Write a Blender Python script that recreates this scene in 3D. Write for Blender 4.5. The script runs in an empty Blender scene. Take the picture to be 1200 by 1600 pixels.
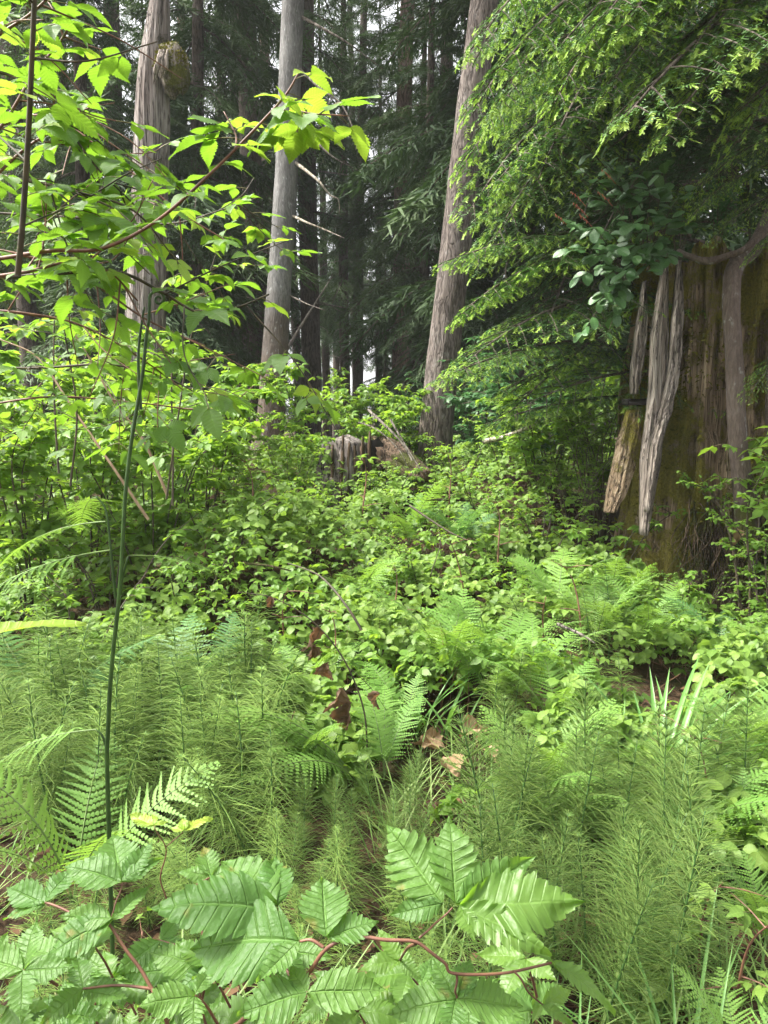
import bpy, math, random
import numpy as np
from mathutils import Vector, Matrix, noise

SEED = 11
rng = np.random.default_rng(SEED)
random.seed(SEED)
R = math.radians
sc = bpy.context.scene
COL = sc.collection

# ------------------------------------------------------------------ camera
F_PX = 1209.0
HORIZON = 645.0
PITCH = math.atan((800 - HORIZON) / F_PX)
CAM = np.array([0.0, 0.0, 1.55])
cd = bpy.data.cameras.new('camera')
cd.sensor_fit = 'VERTICAL'
cd.sensor_height = 36.0
cd.sensor_width = 27.0
cd.lens = 36.0 * F_PX / 1600.0
cd.clip_start = 0.05
cd.clip_end = 2000
cam = bpy.data.objects.new('camera', cd)
COL.objects.link(cam)
cam.location = CAM
cam.rotation_euler = (math.pi / 2 - PITCH, 0, 0)
sc.camera = cam
_U = np.array([0, math.sin(PITCH), math.cos(PITCH)])
_FW = np.array([0, math.cos(PITCH), -math.sin(PITCH)])
_RT = np.array([1.0, 0, 0])


def ray(px, py):
    return (px - 600) / F_PX * _RT + (800 - py) / F_PX * _U + _FW


def W(px, py, Y):
    """world point seen at photo pixel (px, py) at the given distance north"""
    d = ray(px, py)
    return CAM + d * (Y / d[1])


def on_plane(px, py, p0, n):
    d = ray(px, py)
    t = np.dot(np.asarray(p0) - CAM, n) / np.dot(d, n)
    return CAM + d * t


# ------------------------------------------------------------------ ground height
def sm(a, b, x):
    t = np.clip((x - a) / (b - a), 0, 1)
    return t * t * (3 - 2 * t)


def gz(x, y):
    x = np.asarray(x, float)
    y = np.asarray(y, float)
    z = 0.85 * sm(2.0, 10.5, y) - 0.80 * sm(12, 30, y)
    z = z + 0.16 * np.exp(-(((x + 0.9) / 1.2) ** 2 + ((y - 5.3) / 1.2) ** 2))
    z = z + 0.30 * np.exp(-(((x - 1.5) / 0.8) ** 2 + ((y - 7.2) / 1.3) ** 2))
    z = z - 0.22 * np.exp(-(((x - 2.2) / 0.9) ** 2 + ((y - 4.9) / 0.8) ** 2))
    near = np.exp(-((y / 40) ** 2))
    z = z + near * (0.035 * np.sin(1.7 * x + 0.6) * np.cos(1.3 * y) + 0.02 * np.sin(4.1 * x + 2.2 * y))
    z = z + 0.25 * np.sin(x * 0.11) * np.sin(y * 0.07 + 1) * sm(15, 40, y)
    return z


def gzf(x, y):
    return float(gz(x, y))


def G(px, py):
    """point of the ground seen at a photo pixel"""
    lo, hi = .8, 30.0
    for _ in range(50):
        mid = (lo + hi) / 2
        p = W(px, py, mid)
        if p[2] > gzf(p[0], mid):
            lo = mid
        else:
            hi = mid
    return W(px, py, lo)


# ------------------------------------------------------------------ mesh buffer
class MB:
    def __init__(self):
        self.V, self.F, self.L, self.M, self.n = [], [], [], [], 0

    def add(self, V, F, lf=None, mat=0):
        V = np.asarray(V, float).reshape(-1, 3)
        F = np.asarray(F, int).reshape(-1, 4)
        if lf is None:
            lf = np.zeros((len(V), 3))
        self.V.append(V)
        self.F.append(F + self.n)
        self.L.append(np.asarray(lf, float).reshape(-1, 3))
        self.M.append(np.full(len(F), mat, int) if np.isscalar(mat) else np.asarray(mat, int))
        self.n += len(V)

    def addT(self, T, rot=None, loc=(0, 0, 0), scale=1.0, r=None):
        V = T['V'] * scale
        if rot is not None:
            V = V @ np.asarray(rot).T
        L = T['L'].copy()
        if r is not None:
            L[:, 2] = r
        self.add(V + np.asarray(loc), T['F'], L, T['M'])

    def many(self, T, rots, locs, scales, rs):
        n = len(locs)
        if n == 0:
            return
        k = len(T['V'])
        V = np.einsum('nij,kj->nki', rots, T['V']) * np.asarray(scales)[:, None, None] + np.asarray(locs)[:, None, :]
        F = (T['F'][None] + (np.arange(n) * k)[:, None, None]).reshape(-1, 4)
        L = np.repeat(T['L'][None], n, 0)
        L[:, :, 2] = np.asarray(rs)[:, None]
        self.V.append(V.reshape(-1, 3))
        self.F.append(F + self.n)
        self.L.append(L.reshape(-1, 3))
        self.M.append(np.tile(T['M'], n))
        self.n += n * k

    def T(self):
        return dict(V=np.concatenate(self.V), F=np.concatenate(self.F), L=np.concatenate(self.L), M=np.concatenate(self.M))

    def mesh(self, name, mats):
        t = self.T()
        me = bpy.data.meshes.new(name)
        V, Fq = t['V'], t['F']
        me.vertices.add(len(V))
        me.vertices.foreach_set('co', V.astype(np.float32).ravel())
        me.loops.add(Fq.size)
        me.loops.foreach_set('vertex_index', Fq.astype(np.int32).ravel())
        me.polygons.add(len(Fq))
        me.polygons.foreach_set('loop_start', (np.arange(len(Fq)) * 4).astype(np.int32))
        for m in mats:
            me.materials.append(m)
        me.polygons.foreach_set('material_index', t['M'].astype(np.int32))
        a = me.attributes.new('lf', 'FLOAT_VECTOR', 'POINT')
        a.data.foreach_set('vector', t['L'].astype(np.float32).ravel())
        me.update(calc_edges=True)
        return me

    def obj(self, name, mats, parent=None):
        return put(name, self.mesh(name, mats), parent)


def put(name, mesh, parent=None, loc=None, rot=None, scale=None):
    o = bpy.data.objects.new(name, mesh)
    COL.objects.link(o)
    if parent is not None:
        o.parent = parent
    if loc is not None:
        o.location = loc
    if rot is not None:
        o.rotation_euler = rot
    if scale is not None:
        o.scale = (scale,) * 3 if np.isscalar(scale) else scale
    return o


def tag(o, label=None, cat=None, group=None, kind=None):
    if label: o['label'] = label
    if cat: o['category'] = cat
    if group: o['group'] = group
    if kind: o['kind'] = kind
    return o


def thing(name, label, cat, loc=(0, 0, 0), rz=0.0, group=None, scale=1.0):
    o = put(name, None, None, loc, (0, 0, rz), scale)
    o.empty_display_size = 0.1
    return tag(o, label, cat, group)


# ------------------------------------------------------------------ geometry helpers
def nrm(v):
    v = np.asarray(v, float)
    return v / (np.linalg.norm(v) + 1e-12)


def basis(d, up):
    """columns X, Y = d, Z ~ up"""
    y = nrm(d)
    x = np.cross(y, up)
    if np.linalg.norm(x) < 1e-5:
        x = np.cross(y, (1, 0, 0.1))
    x = nrm(x)
    z = np.cross(x, y)
    return np.stack([x, y, z], 1)


def basis_many(D, UP):
    Y = D / np.linalg.norm(D, axis=1, keepdims=True)
    X = np.cross(Y, UP)
    X /= np.linalg.norm(X, axis=1, keepdims=True) + 1e-9
    Z = np.cross(X, Y)
    return np.stack([X, Y, Z], 2)


def catmull(P, per=6):
    P = np.asarray(P, float)
    if len(P) < 3:
        t = np.linspace(0, 1, per + 1)[:, None]
        return P[0] * (1 - t) + P[-1] * t
    Q = np.vstack([2 * P[0] - P[1], P, 2 * P[-1] - P[-2]])
    out = []
    for i in range(1, len(Q) - 2):
        p0, p1, p2, p3 = Q[i - 1], Q[i], Q[i + 1], Q[i + 2]
        for t in np.arange(per) / per:
            out.append(0.5 * ((2 * p1) + (-p0 + p2) * t + (2 * p0 - 5 * p1 + 4 * p2 - p3) * t * t + (-p0 + 3 * p1 - 3 * p2 + p3) * t ** 3))
    out.append(P[-1])
    return np.array(out)


def tube(P, r, sides=6, rnd=0.0, cap=True):
    P = np.asarray(P, float)
    n = len(P)
    r = np.interp(np.linspace(0, 1, n), np.linspace(0, 1, len(np.atleast_1d(r))), np.atleast_1d(r))
    T = np.gradient(P, axis=0)
    T /= np.linalg.norm(T, axis=1, keepdims=True) + 1e-12
    a = np.array([1.0, 0, 0]) if abs(T[0][0]) < 0.8 else np.array([0, 1.0, 0])
    x = nrm(a - T[0] * a.dot(T[0]))
    V, L = [], []
    ang = np.linspace(0, 2 * np.pi, sides, endpoint=False)
    s = np.concatenate([[0], np.cumsum(np.linalg.norm(np.diff(P, axis=0), axis=1))])
    for i in range(n):
        x = nrm(x - T[i] * x.dot(T[i]))
        y = np.cross(T[i], x)
        V.append(P[i] + r[i] * (np.cos(ang)[:, None] * x + np.sin(ang)[:, None] * y))
        L.append(np.stack([ang / (2 * np.pi), np.full(sides, s[i]), np.full(sides, rnd)], 1))
    V = np.concatenate(V)
    L = np.concatenate(L)
    i, j = np.meshgrid(np.arange(n - 1), np.arange(sides), indexing='ij')
    j2 = (j + 1) % sides
    F = np.stack([i * sides + j, i * sides + j2, (i + 1) * sides + j2, (i + 1) * sides + j], -1).reshape(-1, 4)
    if cap:
        k = len(V)
        V = np.vstack([V, P[-1] + T[-1] * r[-1] * 0.4])
        L = np.vstack([L, [0, s[-1], rnd]])
        b = (n - 1) * sides
        jj = np.arange(0, sides - 1, 2)
        F = np.vstack([F, np.stack([b + jj, b + jj + 1, b + (jj + 2) % sides, np.full(len(jj), k)], 1)])
    return V, F, L


PROF = {
    'salmon': ([0, .06, .16, .3, .45, .6, .75, .88, .96, 1], [.04, .48, .85, 1, .92, .70, .42, .19, .06, 0]),
    'round': ([0, .08, .2, .4, .6, .78, .92, 1], [.05, .55, .88, 1, .92, .66, .28, 0]),
    'oval': ([0, .08, .2, .4, .6, .8, .93, 1], [.04, .42, .75, .98, 1, .75, .34, 0]),
    'lance': ([0, .1, .3, .5, .7, .9, 1], [.08, .6, 1, .95, .7, .27, 0]),
}


def leaflet(L=1.0, wr=0.6, veins=10, rpv=4, na=3, tooth=0.12, pleat=0.03, fold=0.2, droop=0.25, prof='salmon', sweep=0.45,
            wave=0.0, seed=0, twist=0.0):
    """one leaf blade: rows follow the side veins, pleated between them, toothed at each vein's end"""
    n = veins * rpv
    v = np.linspace(0, 1, n + 1)[:, None]
    vq = v
    u = np.linspace(-1, 1, 2 * na + 1)[None, :]
    w = np.interp(v, *PROF[prof]) * wr * L * 0.5
    ph = v * veins
    fr = ph % 1.0
    tv = np.random.default_rng(seed + 77).uniform(.5, 1.7, veins + 1)[np.minimum(ph.astype(int), veins)]
    tooth = tooth * tv if rpv > 1 else tooth
    wt = w * (1 + tooth * (fr - 0.4) + (.3 * tooth * ((fr * 3) % 1 - .5) if rpv > 5 else 0)) if rpv > 1 else w * (1 + tooth * np.where(np.arange(n + 1) % 2, 0.5, -0.5)[:, None])
    x = u * wt
    y = L * v + sweep * np.abs(x)
    rs = np.random.default_rng(seed)
    a, b, c = rs.uniform(0, 6.28, 3)
    z = pleat * L * np.cos(2 * np.pi * ph) * np.abs(u) ** 0.7 * (w / (wr * L * .5 + 1e-9)) + fold * np.abs(x) - droop * L * (y / L) ** 2
    z = z + wave * L * (np.sin(5 * v + a + 2 * u) * 0.5 + np.abs(u) * np.sin(9 * v + b + 1.5 * u) * 0.6)
    x = x + twist * z
    V = np.stack([x + 0 * v, y + 0 * u, z + 0 * u], -1).reshape(-1, 3)
    Lf = np.stack([u + 0 * v, v + 0 * u, 0 * u + 0 * v], -1).reshape(-1, 3)
    m = 2 * na + 1
    i, j = np.meshgrid(np.arange(n), np.arange(2 * na), indexing='ij')
    F = np.stack([i * m + j, i * m + j + 1, (i + 1) * m + j + 1, (i + 1) * m + j], -1).reshape(-1, 4)
    return dict(V=V, F=F, L=Lf, M=np.zeros(len(F), int))


def rotz(a):
    c, s = math.cos(a), math.sin(a)
    return np.array([[c, -s, 0], [s, c, 0], [0, 0, 1]])


def rotx(a):
    c, s = math.cos(a), math.sin(a)
    return np.array([[1, 0, 0], [0, c, -s], [0, s, c]])


def roty(a):
    c, s = math.cos(a), math.sin(a)
    return np.array([[c, 0, s], [0, 1, 0], [-s, 0, c]])


def trifoliate(pet=0.7, lat=0.8, ang=68, seed=0, stalk_r=0.012, sides=4, **kw):
    """three leaflets on a stalk; terminal leaflet length 1, stalk along +Y from the origin"""
    rs = np.random.default_rng(seed)
    mb = MB()
    P = np.array([[0, 0, 0], [0, pet * .5, .05 * pet], [0, pet, 0.04 * pet], [0, pet + .14, 0.0]])
    V, F, L = tube(P, [stalk_r * 1.2, stalk_r], sides, 0, False)
    mb.add(V, F, L, 1)
    k = dict(kw)
    mb.addT(leaflet(seed=seed * 3 + 1, **k), rotx(rs.uniform(-.15, .1)), (0, pet + .12, 0))
    for s in (-1, 1):
        a = R(ang + rs.uniform(-8, 8))
        rot = rotz(-s * a) @ rotx(rs.uniform(-.3, .0)) @ roty(rs.uniform(-.2, .2))
        mb.addT(leaflet(seed=seed * 3 + 2 + s, **k), rot, (s * 0.01, pet, 0), lat * rs.uniform(.92, 1.05))
    return mb.T()


# ------------------------------------------------------------------ materials
def newmat(name):
    m = bpy.data.materials.new(name)
    m.use_nodes = True
    nt = m.node_tree
    for n in list(nt.nodes):
        nt.nodes.remove(n)
    out = nt.nodes.new('ShaderNodeOutputMaterial')
    return m, nt, out


class NT:
    def __init__(self, nt):
        self.nt = nt

    def n(self, typ, **kw):
        nd = self.nt.nodes.new('ShaderNode' + typ)
        for k, v in kw.items():
            setattr(nd, k, v)
        return nd

    def put(self, sock, val):
        if hasattr(val, 'is_output') or isinstance(val, bpy.types.NodeSocket):
            self.nt.links.new(val, sock)
        elif isinstance(val, (tuple, list)) and len(val) == 3 and sock.type == 'RGBA':
            sock.default_value = (*val, 1)
        else:
            sock.default_value = val

    def math(self, op, a, b=0.0, c=None, clamp=False):
        nd = self.n('Math', operation=op, use_clamp=clamp)
        self.put(nd.inputs[0], a)
        self.put(nd.inputs[1], b)
        if c is not None:
            self.put(nd.inputs[2], c)
        return nd.outputs[0]

    def mix(self, f, a, b, blend='MIX'):
        nd = self.n('Mix', data_type='RGBA', blend_type=blend)
        self.put(nd.inputs['Factor'], f)
        self.put(nd.inputs[6], a)
        self.put(nd.inputs[7], b)
        return nd.outputs[2]

    def noise(self, vec, scale, detail=4.0, rough=.55, dist=0.0):
        nd = self.n('TexNoise')
        if vec is not None:
            self.put(nd.inputs['Vector'], vec)
        nd.inputs['Scale'].default_value = scale
        nd.inputs['Detail'].default_value = detail
        nd.inputs['Roughness'].default_value = rough
        nd.inputs['Distortion'].default_value = dist
        return nd.outputs['Fac']

    def voro(self, vec, scale, feature='F1'):
        nd = self.n('TexVoronoi', feature=feature)
        self.put(nd.inputs['Vector'], vec)
        nd.inputs['Scale'].default_value = scale
        return nd.outputs['Distance']

    def map(self, vec, scale=(1, 1, 1), loc=(0, 0, 0)):
        nd = self.n('Mapping')
        self.put(nd.inputs['Vector'], vec)
        nd.inputs['Scale'].default_value = scale
        nd.inputs['Location'].default_value = loc
        return nd.outputs[0]

    def ramp(self, f, stops):
        nd = self.n('ValToRGB')
        cr = nd.color_ramp
        while len(cr.elements) < len(stops):
            cr.elements.new(0.5)
        for e, (p, c) in zip(cr.elements, stops):
            e.position = p
            e.color = (*c, 1)
        self.put(nd.inputs[0], f)
        return nd.outputs[0]

    def step(self, f, a, b):
        nd = self.n('MapRange', interpolation_type='SMOOTHSTEP')
        self.put(nd.inputs[0], f)
        nd.inputs[1].default_value = a
        nd.inputs[2].default_value = b
        return nd.outputs[0]

    def bump(self, h, strength=.5, dist=.01):
        nd = self.n('Bump')
        nd.inputs['Strength'].default_value = strength
        nd.inputs['Distance'].default_value = dist
        self.put(nd.inputs['Height'], h)
        return nd.outputs[0]

    def principled(self, color, rough=.6, spec=.5, normal=None):
        nd = self.n('BsdfPrincipled')
        self.put(nd.inputs['Base Color'], color)
        self.put(nd.inputs['Roughness'], rough)
        self.put(nd.inputs['Specular IOR Level'], spec)
        if normal is not None:
            self.put(nd.inputs['Normal'], normal)
        return nd.outputs[0]


def leaf_mat(name, c1, c2, tr, tw=.4, rough=.42, spec=.5, veins=10, vein_amt=.35, vein_col=None, bump=.25, spots=0.0, spot_col=(.2, .14, .03)):
    m, nt, out = newmat(name)
    N = NT(nt)
    at = N.n('Attribute', attribute_name='lf')
    sx = N.n('SeparateXYZ')
    N.put(sx.inputs[0], at.outputs['Vector'])
    u, v, r = sx.outputs
    oi = N.n('ObjectInfo')
    tc = N.n('TexCoord')
    rr = N.math('FRACT', N.math('ADD', r, oi.outputs['Random']))
    nz = N.noise(tc.outputs['Object'], 9.0, 2)
    f = N.math('ADD', N.math('MULTIPLY', rr, .75), N.math('MULTIPLY', nz, .3), clamp=True)
    col = N.mix(f, c1, c2)
    au = N.math('ABSOLUTE', u)
    fr = N.math('FRACT', N.math('MULTIPLY', v, float(veins)))
    pp = N.math('ABSOLUTE', N.math('SUBTRACT', fr, .5))          # .5 on the vein
    vein = N.step(pp, .40, .5)
    mid = N.step(au, .09, .0)
    vn = N.math('MAXIMUM', vein, mid)
    vc = vein_col or tuple(min(1, c * 1.9 + .02) for c in c2)
    col = N.mix(N.math('MULTIPLY', vn, vein_amt), col, vc)
    trc = N.mix(f, tr, tuple(x * 1.25 for x in tr))
    if spots:
        sp = N.step(N.noise(tc.outputs['Object'], 28.0, 3), .66, .74)
        sp = N.math('MULTIPLY', sp, spots)
        col = N.mix(sp, col, spot_col)
        trc = N.mix(sp, trc, spot_col)
    nb = N.bump(N.math('ADD', N.math('MULTIPLY', vn, -1.0), N.math('MULTIPLY', N.noise(tc.outputs['Object'], 190.0, 3), .9)), bump, .002)
    p = N.principled(col, rough, spec * .75, nb)
    t = N.n('BsdfTranslucent')
    N.put(t.inputs['Color'], trc)
    ms = N.n('MixShader')
    ms.inputs[0].default_value = tw
    nt.links.new(p, ms.inputs[1])
    nt.links.new(t.outputs[0], ms.inputs[2])
    nt.links.new(ms.outputs[0], out.inputs[0])
    return m


def plain_leaf(name, c1, c2, tr, tw=.35, rough=.55, spec=.35):
    m, nt, out = newmat(name)
    N = NT(nt)
    at = N.n('Attribute', attribute_name='lf')
    sx = N.n('SeparateXYZ')
    N.put(sx.inputs[0], at.outputs['Vector'])
    oi = N.n('ObjectInfo')
    f = N.math('FRACT', N.math('ADD', sx.outputs[2], oi.outputs['Random']))
    p = N.principled(N.mix(f, c1, c2), rough, spec * .6)
    t = N.n('BsdfTranslucent')
    N.put(t.inputs['Color'], tr)
    ms = N.n('MixShader')
    ms.inputs[0].default_value = tw
    nt.links.new(p, ms.inputs[1])
    nt.links.new(t.outputs[0], ms.inputs[2])
    nt.links.new(ms.outputs[0], out.inputs[0])
    return m


def stem_mat(name, c1, c2, rough=.55, band=None, band_col=(.02, .02, .01)):
    m, nt, out = newmat(name)
    N = NT(nt)
    tc = N.n('TexCoord')
    f = N.noise(N.map(tc.outputs['Object'], (1, 1, .4)), 40.0, 3)
    col = N.mix(N.step(f, .35, .68), c1, c2)
    if band:
        at = N.n('Attribute', attribute_name='lf')
        sx = N.n('SeparateXYZ')
        N.put(sx.inputs[0], at.outputs['Vector'])
        fr = N.math('FRACT', N.math('MULTIPLY', sx.outputs[1], band))
        col = N.mix(N.math('MULTIPLY', N.step(fr, .86, .95), .85), col, band_col)
    p = N.principled(col, rough, .4)
    nt.links.new(p, out.inputs[0])
    return m


def bark_mat(name, dark, mid, light, lichen=0.0, lich_col=(.5, .52, .48), moss_h=0.0, moss_col=(.07, .08, .015), scale=1.0, base_brown=None, bh=3.0, crack=.75):
    m, nt, out = newmat(name)
    N = NT(nt)
    tc = N.n('TexCoord')
    ob = tc.outputs['Object']
    warp = N.n('VectorMath', operation='ADD')
    nd = N.n('TexNoise')
    N.put(nd.inputs['Vector'], ob)
    nd.inputs['Scale'].default_value = 6
    sub = N.n('VectorMath', operation='SCALE')
    N.put(sub.inputs[0], nd.outputs['Color'])
    sub.inputs['Scale'].default_value = .07
    N.put(warp.inputs[0], ob)
    N.put(warp.inputs[1], sub.outputs[0])
    mp = N.map(warp.outputs[0], (26 * scale, 26 * scale, 5.5 * scale))
    cr = N.voro(mp, 1.0, 'DISTANCE_TO_EDGE')
    rdg = N.math('ABSOLUTE', N.math('SUBTRACT', N.noise(N.map(warp.outputs[0], (24 * scale, 24 * scale, 3.4 * scale)), 1.0, 3, .5), .5))
    cr = N.math('ADD', N.math('MULTIPLY', rdg, 1.9), N.math('MULTIPLY', cr, .25))
    crk = N.math('ADD', N.math('MULTIPLY', N.step(cr, 0.0, .22), crack), 1 - crack)
    fine = N.noise(N.map(ob, (60, 60, 14)), 1.0, 5, .65)
    big = N.noise(ob, 2.2, 4)
    f = N.math('ADD', N.math('MULTIPLY', fine, .6), N.math('MULTIPLY', big, .5))
    col = N.ramp(f, [(.3, dark), (.55, mid), (.78, light)])
    if base_brown:
        sx = N.n('SeparateXYZ')
        N.put(sx.inputs[0], ob)
        hb = N.math('ADD', sx.outputs[2], N.math('MULTIPLY', big, 1.6))
        col = N.mix(N.math('MULTIPLY', N.step(hb, bh + 1.0, bh - .6), .8), col, base_brown)
    if lichen:
        sp = N.step(N.noise(N.map(ob, (20, 20, 12)), 1.0, 3), .60, .70)
        sp = N.math('MULTIPLY', sp, lichen)
        col = N.mix(sp, col, lich_col)
    col = N.mix(N.math('SUBTRACT', 1.0, crk), col, tuple(c * .35 for c in dark))
    if moss_h:
        sx = N.n('SeparateXYZ')
        N.put(sx.inputs[0], ob)
        hm = N.math('ADD', sx.outputs[2], N.math('MULTIPLY', N.noise(ob, 5.0, 4), moss_h * 2.2))
        mk = N.step(hm, moss_h * 1.65, moss_h * 1.2)
        col = N.mix(N.math('MULTIPLY', mk, .9), col, moss_col)
    h = N.math('ADD', N.math('MULTIPLY', crk, 1.0), N.math('MULTIPLY', fine, .7))
    p = N.principled(col, .88, .2, N.bump(h, .75, .018))
    nt.links.new(p, out.inputs[0])
    return m


def wood_mat(name, dark, mid, light, moss=0.0, moss_col=(.09, .09, .015), fib=1.0, bumpd=.02):
    m, nt, out = newmat(name)
    N = NT(nt)
    tc = N.n('TexCoord')
    ob = tc.outputs['Object']
    f1 = N.noise(N.map(ob, (38 * fib, 38 * fib, 1.6 * fib)), 1.0, 6, .62, .4)
    f2 = N.noise(N.map(ob, (9, 9, .9)), 1.0, 3)
    f = N.math('ADD', N.math('MULTIPLY', f1, .62), N.math('MULTIPLY', f2, .45))
    col = N.ramp(f, [(.34, dark), (.54, mid), (.74, light)])
    ck = N.step(N.math('ABSOLUTE', N.math('SUBTRACT', N.noise(N.map(ob, (17 * fib, 17 * fib, .75 * fib), (3, 1, 2)), 1.0, 4, .55, .3), .5)), .002, .035)
    col = N.mix(N.math('MULTIPLY', N.math('SUBTRACT', 1.0, ck), .8), col, tuple(c * .3 for c in dark))
    hh = N.math('ADD', f1, N.math('MULTIPLY', ck, .7))
    if moss:
        mn = N.noise(ob, 2.6, 5, .62)
        mf = N.noise(ob, 55.0, 4, .7)
        mk = N.step(N.math('ADD', N.math('MULTIPLY', mn, 1.0), N.math('MULTIPLY', mf, .22)), .74 - .35 * moss, .86 - .35 * moss)
        mc = N.ramp(mf, [(.3, tuple(c * .45 for c in moss_col)), (.7, moss_col)])
        col = N.mix(mk, col, mc)
        hh = N.math('ADD', hh, N.math('MULTIPLY', N.math('MULTIPLY', mk, mf), 1.2))
    p = N.principled(col, .9, .2, N.bump(hh, .9, bumpd))
    nt.links.new(p, out.inputs[0])
    return m


M = {}
M['salmon'] = leaf_mat('salmonberry_leaf', (.06, .13, .022), (.115, .205, .035), (.20, .38, .025), .42, .42, .5, 11, .18, bump=.3, spots=.12)
M['salmon_top'] = leaf_mat('salmonberry_foreground_leaf', (.052, .125, .024), (.098, .185, .038), (.23, .42, .035), .36, .48, .42, 9, .30, bump=.8, spots=.55)
M['salmon_new'] = leaf_mat('salmonberry_young_leaf', (.17, .27, .03), (.24, .32, .045), (.32, .50, .04), .42, .4, .5, 11, .30, bump=.3)
M['bramble'] = leaf_mat('bramble_leaf', (.07, .14, .022), (.175, .265, .05), (.26, .42, .05), .34, .5, .4, 6, .28, bump=.15, spots=.15)
M['shrub'] = leaf_mat('shrub_leaf', (.07, .15, .022), (.15, .25, .04), (.28, .45, .035), .42, .46, .42, 8, .25, bump=.15)
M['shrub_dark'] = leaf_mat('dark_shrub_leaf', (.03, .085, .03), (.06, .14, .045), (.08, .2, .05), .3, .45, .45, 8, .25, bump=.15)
M['salal'] = leaf_mat('salal_leaf', (.045, .115, .035), (.08, .165, .05), (.07, .16, .02), .16, .34, .6, 7, .35, bump=.3)
M['fern'] = plain_leaf('fern_blade', (.10, .21, .04), (.18, .31, .065), (.26, .44, .05), .36, .5, .4)
M['fern_dark'] = plain_leaf('fern_blade_painted_shade', (.055, .14, .045), (.11, .22, .07), (.16, .32, .06), .34, .5, .4)  # darker copy of the fern blade, shade put into its colour
M['horsetail'] = plain_leaf('horsetail_branch', (.12, .22, .046), (.225, .33, .072), (.16, .30, .06), .25, .5, .35)
M['horsetail_dark'] = plain_leaf('horsetail_green_branch', (.10, .195, .042), (.20, .29, .068), (.13, .28, .05), .25, .5, .35)
M['horsetail_stem'] = stem_mat('horsetail_stem', (.05, .12, .03), (.085, .17, .045), .45, 22.0)
M['grass'] = plain_leaf('sedge_blade', (.08, .19, .04), (.16, .31, .08), (.18, .36, .05), .3, .35, .5)
M['grass_fine'] = plain_leaf('grass_blade', (.09, .19, .04), (.20, .27, .08), (.2, .36, .05), .3, .45, .4)
M['hem'] = plain_leaf('hemlock_needle', (.06, .13, .038), (.105, .195, .055), (.07, .17, .02), .25, .45, .4)
M['hem_new'] = plain_leaf('hemlock_new_growth', (.18, .29, .05), (.28, .38, .08), (.30, .48, .06), .35, .5, .35)
M['hem_shade'] = plain_leaf('hemlock_needle_painted_shade', (.025, .07, .03), (.05, .11, .04), (.05, .11, .02), .2, .5, .35)  # darker copy of the hemlock needle, inner shade put into the colour
M['con'] = plain_leaf('conifer_foliage', (.04, .072, .032), (.075, .115, .045), (.05, .10, .02), .22, .6, .3)
M['con_warm'] = plain_leaf('conifer_olive_foliage', (.05, .08, .028), (.09, .13, .045), (.08, .13, .025), .25, .6, .3)
M['cane'] = stem_mat('cane_bark', (.10, .045, .03), (.19, .09, .055))
M['cane_tan'] = stem_mat('tan_cane_bark', (.20, .13, .075), (.33, .24, .15), .7)
M['cane_dark'] = stem_mat('dark_cane_bark', (.035, .03, .018), (.08, .06, .035), .7)
M['petiole'] = stem_mat('leaf_stalk', (.12, .07, .03), (.12, .15, .04))
M['green_stem'] = stem_mat('green_stem', (.05, .12, .022), (.09, .19, .035), .4)
M['bracken_stem'] = stem_mat('bracken_stalk_green', (.022, .05, .012), (.045, .095, .02), .4)
M['rachis'] = stem_mat('fern_stalk', (.09, .14, .035), (.12, .19, .05), .5)
M['dead_leaf'] = leaf_mat('dead_leaf', (.085, .055, .036), (.17, .112, .072), (.25, .12, .05), .2, .75, .2, 8, .3, vein_col=(.12, .06, .03), bump=.4, spots=.6, spot_col=(.09, .05, .03))
M['pale_dead'] = leaf_mat('pale_dead_leaf', (.23, .155, .085), (.36, .25, .15), (.3, .18, .08), .15, .75, .2, 8, .3, vein_col=(.25, .16, .09), bump=.4, spots=.4, spot_col=(.2, .12, .07))
M['litter'] = plain_leaf('litter_leaf', (.05, .028, .016), (.15, .09, .05), (.12, .06, .03), .12, .85, .15)
M['fir_grey'] = bark_mat('pale_fir_bark', (.09, .086, .082), (.165, .16, .153), (.28, .275, .265), .45, (.42, .43, .42), 0.0, base_brown=(.11, .075, .05), bh=2.6, scale=.9, crack=.35)
M['fir_brown'] = bark_mat('furrowed_fir_bark', (.075, .058, .05), (.14, .115, .10), (.235, .21, .195), .28, (.38, .36, .34), .9, (.075, .085, .018), scale=.95)
M['bark_dark'] = bark_mat('dark_conifer_bark', (.055, .042, .034), (.095, .075, .06), (.15, .125, .105), .1, (.2, .2, .18))
M['bark_red'] = bark_mat('reddish_conifer_bark', (.10, .065, .05), (.165, .115, .09), (.24, .18, .145), .15, (.3, .28, .25))
M['bark_pole'] = bark_mat('young_hemlock_bark', (.07, .052, .04), (.125, .095, .078), (.20, .165, .145), .5, (.4, .4, .37), .5, (.08, .085, .02), scale=1.7, crack=.3)
M['deadwood'] = wood_mat('dead_branch_wood', (.09, .075, .06), (.18, .155, .13), (.32, .29, .25))
M['deadpale'] = wood_mat('bleached_branch_wood', (.22, .18, .13), (.38, .33, .26), (.52, .47, .39))
M['snag'] = wood_mat('weathered_snag_wood', (.10, .072, .062), (.225, .195, .175), (.39, .36, .335), .06, (.08, .085, .025), 1.5, .03)
M['burl'] = wood_mat('burl_wood', (.10, .08, .06), (.22, .185, .15), (.40, .36, .31), .5, (.12, .125, .02), .7)
M['stump'] = wood_mat('mossy_cedar_wood', (.07, .047, .03), (.34, .245, .155), (.60, .48, .34), .58, (.30, .26, .05), 1.6, .06)
M['slab'] = wood_mat('bleached_cedar_wood', (.10, .08, .065), (.32, .27, .23), (.56, .50, .44), .0, fib=1.9, bumpd=.03)
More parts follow.
